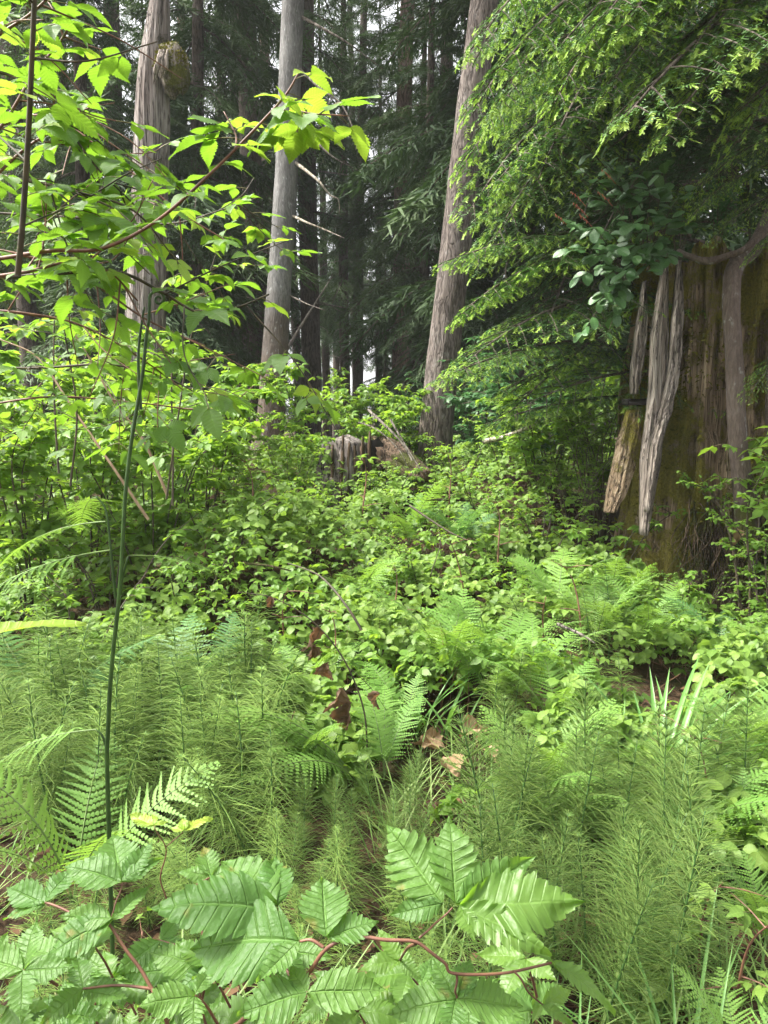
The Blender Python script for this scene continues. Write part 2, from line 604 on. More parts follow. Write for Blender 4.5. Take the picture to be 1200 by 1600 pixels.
M['rot'] = wood_mat('rotten_wood', (.035, .024, .016), (.10, .068, .045), (.20, .145, .10), .4, (.08, .09, .02), 1.0, .03)
M['char'] = wood_mat('greyed_stump_wood', (.06, .05, .043), (.17, .145, .13), (.33, .30, .28), .3, (.07, .09, .025), 1.0, .03)
M['hole_shade'] = stem_mat('hollow_painted_shade', (.008, .006, .004), (.016, .011, .008), .95)  # near-black colour standing in for the shade inside openings
M['moss'] = plain_leaf('moss_tuft', (.09, .085, .016), (.20, .185, .035), (.1, .1, .01), .2, .9, .1)
M['flower'] = stem_mat('salal_bud', (.32, .07, .04), (.42, .15, .08))


def soil_mat():
    m, nt, out = newmat('forest_floor')
    N = NT(nt)
    tc = N.n('TexCoord')
    ob = tc.outputs['Object']
    n1 = N.noise(ob, 1.3, 5)
    n2 = N.noise(ob, 24.0, 6, .7)
    n3 = N.voro(ob, 42.0)
    col = N.ramp(N.math('ADD', N.math('MULTIPLY', n2, .7), N.math('MULTIPLY', n1, .3)),
                 [(.32, (.018, .012, .007)), (.52, (.055, .034, .019)), (.72, (.115, .075, .042))])
    col = N.mix(N.math('MULTIPLY', N.step(N.noise(ob, 3.1, 4), .5, .66), .55), col, (.05, .075, .02))
    p = N.principled(col, .95, .15, N.bump(N.math('ADD', n2, N.math('MULTIPLY', n3, .5)), 1.0, .04))
    nt.links.new(p, out.inputs[0])
    return m


M['soil'] = soil_mat()

# ------------------------------------------------------------------ world and light
SUN_EL, SUN_AZ = R(57), R(-88)          # azimuth from the view direction, towards the left
world = bpy.data.worlds.new('World')
sc.world = world
world.use_nodes = True
wn = world.node_tree
for n_ in list(wn.nodes):
    wn.nodes.remove(n_)
wo = wn.nodes.new('ShaderNodeOutputWorld')
bg = wn.nodes.new('ShaderNodeBackground')
sky = wn.nodes.new('ShaderNodeTexSky')
sky.sky_type = 'NISHITA'
sky.sun_disc = False
sky.sun_elevation = SUN_EL
sky.sun_rotation = SUN_AZ
sky.air_density = 1.0
sky.dust_density = 6.0
sky.ozone_density = 1.0
hs = wn.nodes.new('ShaderNodeHueSaturation')
hs.inputs['Saturation'].default_value = 0.12
wn.links.new(sky.outputs[0], hs.inputs['Color'])
wn.links.new(hs.outputs[0], bg.inputs[0])
bg.inputs[1].default_value = 0.11
wn.links.new(bg.outputs[0], wo.inputs[0])
sl = bpy.data.lights.new('sun', 'SUN')
sl.energy = 2.2
sl.angle = R(8)
sl.color = (1.0, .955, .86)
so = bpy.data.objects.new('sun', sl)
COL.objects.link(so)
sd = Vector((math.sin(SUN_AZ) * math.cos(SUN_EL), math.cos(SUN_AZ) * math.cos(SUN_EL), math.sin(SUN_EL)))
so.rotation_euler = sd.to_track_quat('Z', 'Y').to_euler()
so.location = (0, 0, 30)

# ------------------------------------------------------------------ ground
def build_ground():
    xs = np.concatenate([[-600, -300, -150, -80, -50, -30, -20, -14, -10, -8], np.arange(-6, 6.01, .12), [8, 10, 14, 20, 30, 50, 80, 150, 300, 600]])
    ys = np.concatenate([[-300, -100, -40, -15, -6, -3, -1.5], np.arange(-.5, 12.01, .12), [13, 14.5, 16, 18, 20, 23, 26, 30, 35, 42, 50, 65, 85, 120, 200, 400, 900]])
    X, Y = np.meshgrid(xs, ys)
    Z = gz(X, Y)
    nr = (np.abs(X) < 6.5) & (Y > -1) & (Y < 12.5)
    jit = np.array([noise.noise(Vector((a * 5, b * 5, 0))) * .03 + noise.noise(Vector((a * 17, b * 17, 3))) * .012 for a, b in zip(X.ravel(), Y.ravel())]).reshape(X.shape)
    Z = Z + np.where(nr, jit, 0)
    V = np.stack([X, Y, Z], -1).reshape(-1, 3)
    m = len(xs)
    i, j = np.meshgrid(np.arange(len(ys) - 1), np.arange(m - 1), indexing='ij')
    F = np.stack([i * m + j, i * m + j + 1, (i + 1) * m + j + 1, (i + 1) * m + j], -1).reshape(-1, 4)
    mb = MB()
    mb.add(V, F)
    tag(mb.obj('ground', [M['soil']]), kind='structure', label='dark brown forest floor under the plants')


build_ground()

# ------------------------------------------------------------------ trunks
def trunk_mesh(P, r, sides=28, bump=.05, freq=(9, 1.6), flare=0.0, seed=0, rings=60, lobes=0):
    P = catmull(P, max(2, rings // max(1, len(P) - 1)))
    V, F, L = tube(P, r, sides, 0, True)
    s = L[:, 1]
    off = seed * 13.7
    out = V.copy()
    n = len(P)
    for k in range(len(V) - 1):
        i = k // sides
        c = P[i]
        d = V[k] - c
        rad = np.linalg.norm(d)
        a = L[k, 0] * 2 * math.pi
        f = noise.noise(Vector((math.cos(a) * freq[0] * .35 + off, math.sin(a) * freq[0] * .35, s[k] * freq[1])))
        f2 = noise.noise(Vector((math.cos(a) * freq[0] + off, math.sin(a) * freq[0], s[k] * freq[1] * 2.2 + 5)))
        m = 1 + bump * (f * 1.0 + f2 * .8)
        if flare:
            fl = math.exp(-s[k] / .35)
            m += flare * fl * (0.6 + 0.5 * math.cos(a * (lobes or 5) + seed))
        out[k] = c + d * m
    return out, F, L


def local(mb, base):
    for i in range(len(mb.V)):
        mb.V[i] = mb.V[i] - np.asarray(base)


def branch(mb, P, r0, r1, sides=5, jit=.0, mat=0, per=4):
    P = np.asarray(P, float)
    if jit:
        P = P + rng.normal(0, jit, P.shape) * np.linspace(0, 1, len(P))[:, None]
    V, F, L = tube(catmull(P, per), [r0, r1], sides, rng.random())
    mb.add(V, F, L, mat)


# ------------------------------------------------------------------ conifer foliage templates
def far_bough(seed, L=1.0, droop=.35):
    """coarse bough: axis along +Y, hanging sprays of short flat twigs"""
    rs = np.random.default_rng(seed)
    mb = MB()
    ts = np.linspace(0, 1, 9)
    ax = np.stack([0.05 * np.sin(ts * 4 + seed), ts * L, 0.10 * L * ts - droop * L * ts ** 2], 1)
    V, F, Lf = tube(ax, [.014, .003], 3)
    mb.add(V, F, Lf, 1)
    pos, dirs, ln = [], [], []
    for t in np.linspace(.10, 1, 30):
        p = np.array([np.interp(t, ts, ax[:, k]) for k in range(3)])
        for s in (-1, 1):
            l = L * (.34 * (1 - t) ** .7 + .08) * rs.uniform(.6, 1.15) * (0.55 + .45 * min(1, t / .3))
            a = R(rs.uniform(35, 70))
            d = np.array([s * math.sin(a), math.cos(a), rs.uniform(-.35, .05)])
            d = nrm(d)
            k = max(3, int(l / .036))
            for q in np.linspace(.08, 1, k):
                pp = p + d * l * q + np.array([0, 0, -.35 * l * q * q])
                for w in range(2):
                    dd = nrm(d + np.array([rs.normal(0, .55), rs.normal(0, .5), rs.uniform(-.75, .1)]))
                    pos.append(pp + rs.normal(0, .012, 3))
                    dirs.append(dd)
                    ln.append(rs.uniform(.05, .095))
    pos, dirs, ln = np.array(pos), np.array(dirs), np.array(ln)
    up = np.tile([0, 0, 1.0], (len(pos), 1)) + rs.normal(0, .4, (len(pos), 3))
    B = basis_many(dirs, up)
    wv = ln * .17
    X, Y = B[:, :, 0], B[:, :, 1]
    Vq = np.stack([pos - X * wv[:, None] * .5, pos + X * wv[:, None] * .5,
                   pos + Y * ln[:, None] + X * wv[:, None] * .2, pos + Y * ln[:, None] - X * wv[:, None] * .2], 1)
    n = len(pos)
    rr = rs.random(n)
    Lf = np.zeros((n, 4, 3))
    Lf[:, :, 2] = rr[:, None] * .9
    mb.add(Vq.reshape(-1, 3), np.arange(4 * n).reshape(-1, 4), Lf.reshape(-1, 3), 0)
    return mb.T()


FB = [far_bough(s, 1.0, d) for s, d in ((1, .3), (2, .45), (3, .6))]
print('far bough quads', len(FB[0]['F']))


def crown_mesh(name, H, z0, spread, n, mat, seed, top=True, az=None, wood='bark_dark', dr=0.0):
    rs = np.random.default_rng(seed)
    mb = MB()
    zs = z0 + (H - z0) * np.sort(rs.random(n)) ** 1.0
    for b in range(3):
        sel = np.arange(n) % 3 == b
        zz = zs[sel]
        k = len(zz)
        a = rs.uniform(0, 2 * np.pi, k) if az is None else rs.uniform(az[0], az[1], k)
        t = (zz - z0) / (H - z0)
        ln = spread * (1 - .82 * t ** 1.2) * rs.uniform(.65, 1.1, k)
        el = R(8) - R(24) * (1 - t) + rs.normal(0, .12, k) - dr
        D = np.stack([np.cos(a) * np.cos(el), np.sin(a) * np.cos(el), np.sin(el)], 1)
        B = basis_many(D, np.tile([0, 0, 1.0], (k, 1)))
        mb.many(FB[b], B, np.stack([0 * a, 0 * a, zz], 1), ln, rs.random(k))
    return mb.mesh(name, [M[mat], M[wood]])


# ------------------------------------------------------------------ near hemlock boughs
def near_bough(seed, L=1.0, droop=.25, new=1.0, density=1.0):
    rs = np.random.default_rng(seed)
    mb = MB()
    ts = np.linspace(0, 1, 14)
    wig = 0.03 * np.sin(ts * 5 + seed)
    ax = np.stack([wig * L, ts * L, (.06 * ts - droop * ts ** 2.2) * L], 1)
    V, F, Lf = tube(ax, [.009 * L + .002, .0016], 5)
    mb.add(V, F, Lf, 2)
    segs = []   # p0, d, l, order
    t = .06
    s = 1
    while t < 1:
        p = np.array([np.interp(t, ts, ax[:, k]) for k in range(3)])
        tn = nrm(np.array([np.interp(min(1, t + .05), ts, ax[:, k]) - np.interp(max(0, t - .05), ts, ax[:, k]) for k in range(3)]))
        l = L * (.42 * (1 - t) ** .85 + .05) * (.45 + .55 * min(1, t / .25)) * rs.uniform(.7, 1.15)
        a = R(rs.uniform(42, 62))
        d = nrm(tn * math.cos(a) + np.array([s * math.sin(a), 0, rs.uniform(-.12, .10)]))
        segs.append((p, d, l, 1))
        s = -s
        t += .027 / density * rs.uniform(.7, 1.3)
    twigs = []
    for p, d, l, _ in segs:
        k = max(4, int(l / .05))
        pts = [p + d * l * q + np.array([0, 0, -.22 * l * q * q]) for q in np.linspace(0, 1, k + 1)]
        V, F, Lf = tube(np.array(pts), [.0025, .0008], 3)
        mb.add(V, F, Lf, 2)
        for i in range(k):
            twigs.append((pts[i], nrm(pts[i + 1] - pts[i]), np.linalg.norm(pts[i + 1] - pts[i]), i == k - 1))
        s2 = 1
        for q in np.arange(.12, .97, .028 / max(l, .06) / density):
            i = min(k - 1, int(q * k))
            pp = pts[i] + (pts[i + 1] - pts[i]) * (q * k - i)
            dd0 = nrm(pts[i + 1] - pts[i])
            side = nrm(np.cross(dd0, (0, 0, 1))) * s2
            aa = R(rs.uniform(38, 60))
            dd = nrm(dd0 * math.cos(aa) + side * math.sin(aa) + np.array([0, 0, rs.uniform(-.3, .05)]))
            ll = min(.11, (.34 * l * (1 - q) + .028)) * rs.uniform(.7, 1.2)
            twigs.append((pp, dd, ll, True))
            s2 = -s2
    pos, dr, ln, wd, mt, rr = [], [], [], [], [], []
    for p, d, l, tip in twigs:
        side = np.cross(d, (0, 0, 1))
        side = nrm(side)
        k = max(2, int(l / .0062))
        for q in np.linspace(.1, .95, k):
            for s in (-1, 1):
                pos.append(p + d * l * q)
                dr.append(side * s * .85 + d * .45 + np.array([0, 0, rs.normal(0, .18)]))
                ln.append(rs.uniform(.008, .0125))
                wd.append(.0027)
                mt.append(0)
                rr.append(rs.random())
        if tip and rs.random() < new:
            tl = rs.uniform(.010, .024)
            td = nrm(d * .7 + np.array([0, 0, -rs.uniform(.2, .9)]) + rs.normal(0, .12, 3))
            sd_ = nrm(np.cross(td, (0, 0, 1)))
            rt = rs.random()
            for q in np.linspace(0, 1, 7):
                for s in (-1, 1):
                    pos.append(p + d * l * .95 + td * tl * q)
                    dr.append(sd_ * s * .7 + td * .6 + rs.normal(0, .15, 3))
                    ln.append(rs.uniform(.006, .011))
                    wd.append(.0030)
                    mt.append(1)
                    rr.append(rt)
    pos, dr, ln, wd, mt = np.array(pos), np.array(dr), np.array(ln), np.array(wd), np.array(mt)
    n = len(pos)
    B = basis_many(dr, np.tile([0, 0, 1.0], (n, 1)) + rs.normal(0, .3, (n, 3)))
    X, Y = B[:, :, 0], B[:, :, 1]
    Vq = np.stack([pos - X * wd[:, None] * .5, pos + X * wd[:, None] * .5,
                   pos + Y * ln[:, None] + X * wd[:, None] * .3, pos + Y * ln[:, None] - X * wd[:, None] * .3], 1)
    Lf = np.zeros((n, 4, 3))
    Lf[:, :, 2] = np.array(rr)[:, None] * .9
    mb.add(Vq.reshape(-1, 3), np.arange(4 * n).reshape(-1, 4), Lf.reshape(-1, 3), mt)
    return mb


NB = []
for sd_, dr_, nw_ in ((21, .18, .95), (22, .30, .9), (23, .42, .95), (24, .25, .6)):
    NB.append(near_bough(sd_, 1.0, dr_, nw_).mesh('bough', [M['hem'], M['hem_new'], M['bark_dark']]))
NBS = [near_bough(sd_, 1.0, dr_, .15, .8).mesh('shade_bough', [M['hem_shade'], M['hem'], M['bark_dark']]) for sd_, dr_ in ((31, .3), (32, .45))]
print('near bough polys', [len(m.polygons) for m in NB])


def quat_rot(o, d, up=(0, 0, 1), roll=0.0):
    B = basis(np.asarray(d, float), np.asarray(up, float))
    mt = Matrix(((B[0, 0], B[0, 1], B[0, 2]), (B[1, 0], B[1, 1], B[1, 2]), (B[2, 0], B[2, 1], B[2, 2]))).to_4x4()
    mt = mt @ Matrix.Rotation(roll, 4, 'Y')
    o.rotation_euler = mt.to_euler()


# ------------------------------------------------------------------ the main trees
def big_tree(name, label, path_px, Y, radii, mat, crown, seed, branches=(), bump=.05, flare=.25, group=None, top_z=17.0, sides=36, crown_mat='con', extra=None):
    """path_px from bottom to top of the frame; goes on upward out of sight"""
    pts = [W(x, y, Y) for x, y in path_px]
    b = pts[0].copy()
    d0 = nrm(pts[1] - pts[0])
    gzb = gzf(b[0], Y)
    foot = pts[0] + d0 * ((gzb - .25 - pts[0][2]) / d0[2])
    dt = nrm(pts[-1] - pts[-2])
    head = pts[-1] + dt * ((top_z - pts[-1][2]) / dt[2])
    P = np.array([foot] + pts[1:] + [pts[-1] + (head - pts[-1]) * .5, head])
    base = np.array([foot[0], foot[1], gzb])
    root = thing(name, label, 'tree', base, 0, group)
    mb = MB()
    zz = P[:, 2]
    V, F, L = trunk_mesh(P, radii, sides, bump, (9, 1.4), flare, seed, 90)
    mb.add(V - base, F, L)
    mb.obj('trunk', [M[mat]], root)
    if branches:
        for br in branches:
            bb = MB()
            pp = [W(x, y, Y + dy) for x, y, dy in br['p']]
            branch(bb, pp, br.get('r', .02), .004, 5)
            for tw in br.get('tw', ()):
                branch(bb, [W(x, y, Y + dy) for x, y, dy in tw], br.get('r', .02) * .45, .003, 4)
            local(bb, base)
            bb.obj('dead_branch', [M[br.get('m', 'deadwood')]], root)
    if crown:
        z0, spread, n = crown
        cm = crown_mesh('crown', top_z + 1.5 - base[2], z0 - base[2], spread, n, crown_mat, seed)
        o = put('crown', cm, root)
        hx = P[-2] * .6 + P[-1] * .4
        # lean the crown with the trunk
        o.location = (pts[-1][0] - base[0] - 0.0, pts[-1][1] - base[1], 0)
    return root


big_tree('fir_tree', 'pale grey straight fir trunk with crooked dead branches, left of the white gap', [(416, 705), (424, 640), (434, 480), (446, 300), (453, 120), (458, 0)], 11.5,
         [.25, .20, .175, .163, .156, .15, .12, .03], 'fir_grey', (9.6, 2.2, 90), 3,
         branches=[dict(p=[(462, 22, 0), (505, 45, -.2), (545, 68, -.3), (598, 108, -.2)], r=.028),
                   dict(p=[(460, 100, 0), (500, 138, -.3), (535, 165, -.4), (556, 215, -.5), (556, 235, -.5)], r=.022, tw=[[(520, 152, -.35), (505, 175, -.5), (498, 200, -.6)]]),
                   dict(p=[(460, 190, 0), (490, 218, -.4), (520, 245, -.5), (552, 262, -.4)], r=.026),
                   dict(p=[(456, 250, 0), (480, 268, -.3), (500, 285, -.5), (516, 305, -.5), (529, 312, -.5), (530, 335, -.5)], r=.026, m='deadpale'),
                   dict(p=[(452, 335, 0), (480, 348, -.4), (510, 360, -.5), (538, 372, -.6)], r=.022, m='deadpale'),
                   dict(p=[(450, 460, 0), (480, 475, -.4), (508, 485, -.5)], r=.014),
                   dict(p=[(440, 560, .1), (470, 510, .4), (495, 470, .6), (520, 430, .8)], r=.03)])
big_tree('fir_tree', 'leaning brown furrowed fir trunk with moss at its foot, right of the white gap', [(676, 722), (683, 660), (692, 560), (706, 440), (722, 300), (740, 140), (757, 0)], 8.6,
         [.25, .185, .172, .167, .162, .156, .15, .145, .12, .03], 'fir_brown', (8.6, 2.4, 90), 5, bump=.055, flare=.35, top_z=16,
         branches=[dict(p=[(735, 200, -.1), (728, 208, -.2)], r=.015)])


def snag():
    Y = 9.3
    path = [(222, 640), (228, 480), (233, 330), (236, 240), (240, 130), (246, 50), (251, -20), (255, -90)]
    pts = [W(x, y, Y) for x, y in path]
    base = np.array([pts[0][0], Y, gzf(pts[0][0], Y)])
    root = thing('tree_snag', 'grey weathered dead snag with a mossy burl near its broken top', 'dead tree', base)
    P = np.array([[pts[0][0], Y, base[2] - .2]] + pts[1:])
    mb = MB()
    V, F, L = trunk_mesh(P, [.27, .225, .20, .19, .185, .17, .125, .085, .02], 56, .13, (16, .35), .3, 9, 90)
    mb.add(V - base, F, L)
    mb.obj('trunk', [M['snag']], root)
    # burl: lumpy swelling on the right side
    c = W(268, 110, Y - .12)
    nu, nv = 28, 20
    V = []
    for i in range(nv + 1):
        th = math.pi * i / nv
        for j in range(nu):
            ph = 2 * math.pi * j / nu
            d = Vector((math.sin(th) * math.cos(ph), math.sin(th) * math.sin(ph), math.cos(th)))
            k = 1 + .22 * noise.noise(d * 2.1 + Vector((3, 1, 7))) + .16 * noise.noise(Vector((d.x * 6, d.y * 6, d.z * 2)))
            V.append(c + np.array([d.x * .18 * k + .05 * (1 - d.z) * .3, d.y * .17 * k, d.z * .27 * k]))
    V = np.array(V)
    i, j = np.meshgrid(np.arange(nv), np.arange(nu), indexing='ij')
    F = np.stack([i * nu + j, i * nu + (j + 1) % nu, (i + 1) * nu + (j + 1) % nu, (i + 1) * nu + j], -1).reshape(-1, 4)
    mb = MB()
    mb.add(V - base, F)
    b = mb.obj('burl', [M['burl']], root)
    # torn wood ribbons across the burl
    mb = MB()
    for x0, x1, y1, dx in ((246, 250, 120, 0), (252, 257, 118, .0), (258, 263, 112, 0), (249, 246, 128, 0)):
        P = [W(x0 + 4, 78, Y - .30), W(x0 + 2, 92, Y - .33), W(x1 - 3, 106, Y - .33), W(x1 - 6, y1 + 4, Y - .28)]
        Vv, Ff, Ll = tube(catmull(P, 6), [.012, .024, .02, .006], 7)
        mb.add(Vv - base, Ff, Ll)
    mb.obj('torn_wood', [M['slab']], root)
    # moss cap with tufts
    mb = MB()
    n = 900
    d = rng.normal(0, 1, (n, 3))
    d /= np.linalg.norm(d, axis=1, keepdims=True)
    d[:, 2] = np.abs(d[:, 2]) * .9 + .0
    p = c - base + d * np.array([.165, .18, .275]) * rng.uniform(.97, 1.05, (n, 1))
    B = basis_many(d + rng.normal(0, .5, (n, 3)) + np.array([0, 0, -.2]), rng.normal(0, 1, (n, 3)))
    blade = leaflet(1, .35, 2, 1, 1, 0, 0, .2, .3, 'lance')
    mb.many(blade, B, p, rng.uniform(.03, .06, n), rng.random(n))
    mb.obj('moss', [M['moss']], root)


snag()

# ------------------------------------------------------------------ background conifers
CROWN = {
    'tall_a': crown_mesh('crown', 24, 6.0, 2.4, 62, 'con', 41),
    'tall_b': crown_mesh('crown', 26, 7.0, 2.2, 52, 'con', 42),
    'tall_c': crown_mesh('crown', 22, 4.2, 2.4, 66, 'con_warm', 43),
    'tall_g': crown_mesh('crown', 24, 4.8, 2.2, 84, 'con', 46),
    'mid': crown_mesh('crown', 15, 1.6, 2.6, 92, 'con', 44, dr=.1),
    'young': crown_mesh('crown', 8, .6, 2.0, 70, 'con', 45, dr=.05),
}
TRUNK = {}
for key, H, r in (('tall_a', 24, .2), ('tall_b', 26, .24), ('tall_c', 22, .19), ('tall_g', 24, .2), ('mid', 15, .13), ('young', 8, .07)):
    for col_ in ('bark_dark', 'bark_red'):
        mb = MB()
        kk = hash(key) % 7
        P = [(0, 0, -.3), (.02, 0, H * .1), (-.03, .03, H * .3), (.04, 0, H * .6), (0, 0, H)]
        V, F, L = trunk_mesh(P, [r * 1.25, r, r * .92, r * .6, .01], 14, .06, (9, 1.2), .2, len(TRUNK), 40)
        mb.add(V, F, L)
        TRUNK[key, col_] = mb.mesh('trunk', [M[col_]])
DEADB = []
for s in range(5):
    mb = MB()
    l = 1.0
    d = np.array([1.0, 0, -.15])
    p0 = np.zeros(3)
    branch(mb, [p0, p0 + d * l * .4, p0 + d * l * .75 + (0, 0, -.06 * l), p0 + d * l + (0, 0, -.2 * l)], .016, .003, 4, .06)
    DEADB.append(mb.mesh('dead_branch', [M['deadwood']]))


def conifer(key, px, Y, sc_=1.0, bark='bark_dark', lean=0.0, label=None, group=None, rz=None, dead=True, cat='tree', name='conifer_tree', rx=None):
    x = (px - 600) / F_PX * Y * (1 / math.cos(PITCH)) if px is not None else rx
    root = thing(name, label, cat, (x, Y, gzf(x, Y)), rng.uniform(0, 6.28) if rz is None else rz, group, sc_)
    root.rotation_euler = (rng.normal(0, .015), lean + rng.normal(0, .008), 0)
    rzz = rng.uniform(0, 6.28) if rz is None else rz
    put('trunk', TRUNK[key, bark], root)
    put('crown', CROWN[key], root, rot=(0, 0, rzz))
    if dead and key.startswith('tall'):
        for _ in range(12 if key == 'tall_g' else 7):
            put('dead_branch', DEADB[int(rng.integers(5))], root, (0, 0, rng.uniform(1.6, 7)), (0, 0, rng.uniform(0, 6.28)), rng.uniform(.5, 1.5))
    return root


G_T = 'slim conifers standing behind the two big fir trunks'
conifer('tall_g', 487, 19, 1.15, 'bark_dark', -.01, 'dark straight conifer trunk standing just right of the pale grey fir', G_T)
conifer('tall_g', 513, 30, .8, 'bark_dark', 0, 'slimmer of two dark conifer trunks seen in the white gap beside the pale fir', G_T)
conifer('tall_g', 540, 22, .72, 'bark_dark', .008, 'left one of a close pair of dark trunks in the middle of the gap', G_T)
conifer('tall_g', 557, 24, .85, 'bark_dark', .012, 'right one of a close pair of dark trunks in the middle of the gap', G_T)
conifer('tall_g', 592, 33, .8, 'bark_dark', 0, 'thin far dark trunk between the close pair and the reddish trunk', G_T)
conifer('tall_g', 621, 17.5, .95, 'bark_red', .035, 'reddish brown slim conifer trunk leaning right, left of the leaning fir', G_T)
conifer('tall_g', 640, 23, .7, 'bark_dark', .02, 'thin dark trunk close behind the reddish leaning conifer', G_T)
conifer('tall_b', 410, 17, .95, 'bark_dark', .0, 'dark conifer trunk half hidden behind the pale grey fir on its left', G_T)
conifer('mid', 320, 13.5, 1.0, 'bark_dark', 0, 'dark drooping hemlock filling the space between snag and pale fir', G_T)
conifer('mid', 365, 19, 1.15, 'bark_dark', 0, 'taller dim hemlock behind the drooping one left of the pale fir', G_T)
conifer('mid', 150, 14, 1.05, 'bark_dark', 0, 'dark hemlock behind the salmonberry bush, left of the snag', G_T)
conifer('tall_c', 60, 16, 1.0, 'bark_dark', 0, 'dim conifer behind the salmonberry bush near the left picture edge', G_T)
conifer('mid', 660, 15.0, .8, 'bark_dark', 0, 'bushy blue green conifer close behind the leaning fir on its left', G_T)
conifer('mid', 815, 12.5, 1.2, 'bark_dark', 0, 'dark tall hemlock right behind the leaning fir', G_T)
conifer('mid', 930, 11, 1.2, 'bark_dark', 0, 'dark hemlock behind the salal and the big stump', G_T)
conifer('mid', 1100, 12, 1.3, 'bark_dark', 0, 'dark conifer far behind the big stump at the right edge', G_T)
conifer('young', 600, 17.5, .5, 'bark_dark', 0, 'small young conifer with low branches in the gap', G_T)
conifer('young', 720, 13.0, .9, 'bark_dark', 0, 'young dark conifer low behind the leaning fir', G_T)
conifer('young', 270, 12.5, .8, 'bark_dark', 0, 'young conifer low behind the foot of the snag', G_T)
LB = 'far dim conifer in the dense wood behind the clearing'
far_spots = [(0, 27, 'mid'), (75, 23, 'mid'), (165, 26, 'mid'), (120, 19, 'tall_c'), (470, 33, 'tall_g'), (560, 36, 'tall_g'), (30, 24, 'tall_a'), (110, 30, 'mid'), (200, 21, 'tall_b'), (250, 27, 'mid'), (300, 23, 'tall_c'), (345, 32, 'mid'), (385, 26, 'tall_b'),
             (430, 30, 'tall_b'), (700, 22, 'tall_a'), (745, 27, 'mid'), (790, 19, 'tall_c'), (850, 24, 'mid'),
             (900, 18, 'tall_b'), (970, 24, 'mid'), (1050, 19, 'tall_a'), (1150, 24, 'mid'), (-60, 20, 'mid'), (1250, 20, 'mid'),
             (675, 31, 'mid'), (525, 41, 'tall_g'), (628, 38, 'tall_g'), (605, 52, 'tall_a'), (645, 45, 'tall_b')]
for px, Y, k in far_spots:
    conifer(k, px, Y, rng.uniform(.9, 1.15), 'bark_dark' if rng.random() < .7 else 'bark_red', rng.normal(0, .01), LB, 'far conifers in the wood')


def far_forest():
    mb = MB()
    cr = far_bough(77, 1.0, .5)
    n = 0
    rs = np.random.default_rng(5)
    for k in range(60):
        Y = rs.uniform(55, 85)
        x = rs.uniform(-45, 45)
        if -12 < x < 4 and rs.random() < .6:
            continue
        H = rs.uniform(14, 22)
        nb = 45
        z = np.sort(rs.random(nb)) * H * .9 + H * .08
        a = rs.uniform(0, 6.28, nb)
        D = np.stack([np.cos(a), np.sin(a), np.full(nb, -.25)], 1)
        mb.many(cr, basis_many(D, np.tile([0, 0, 1.0], (nb, 1))), np.stack([x + 0 * a, Y + 0 * a, z + gzf(x, Y)], 1), 3.6 * (1 - .75 * z / H) * rs.uniform(.7, 1.1, nb), rs.random(nb))
        V, F, L = tube([(x, Y, -1), (x, Y, H)], [.2, .03], 6)
        mb.add(V, F, L, 1)
    tag(mb.obj('far_forest', [M['con'], M['bark_dark']]), 'dim far conifer wood closing the view behind the trunks', 'forest', kind='stuff')


far_forest()

# ------------------------------------------------------------------ big cedar stump
STX, STY = 2.58, 5.88


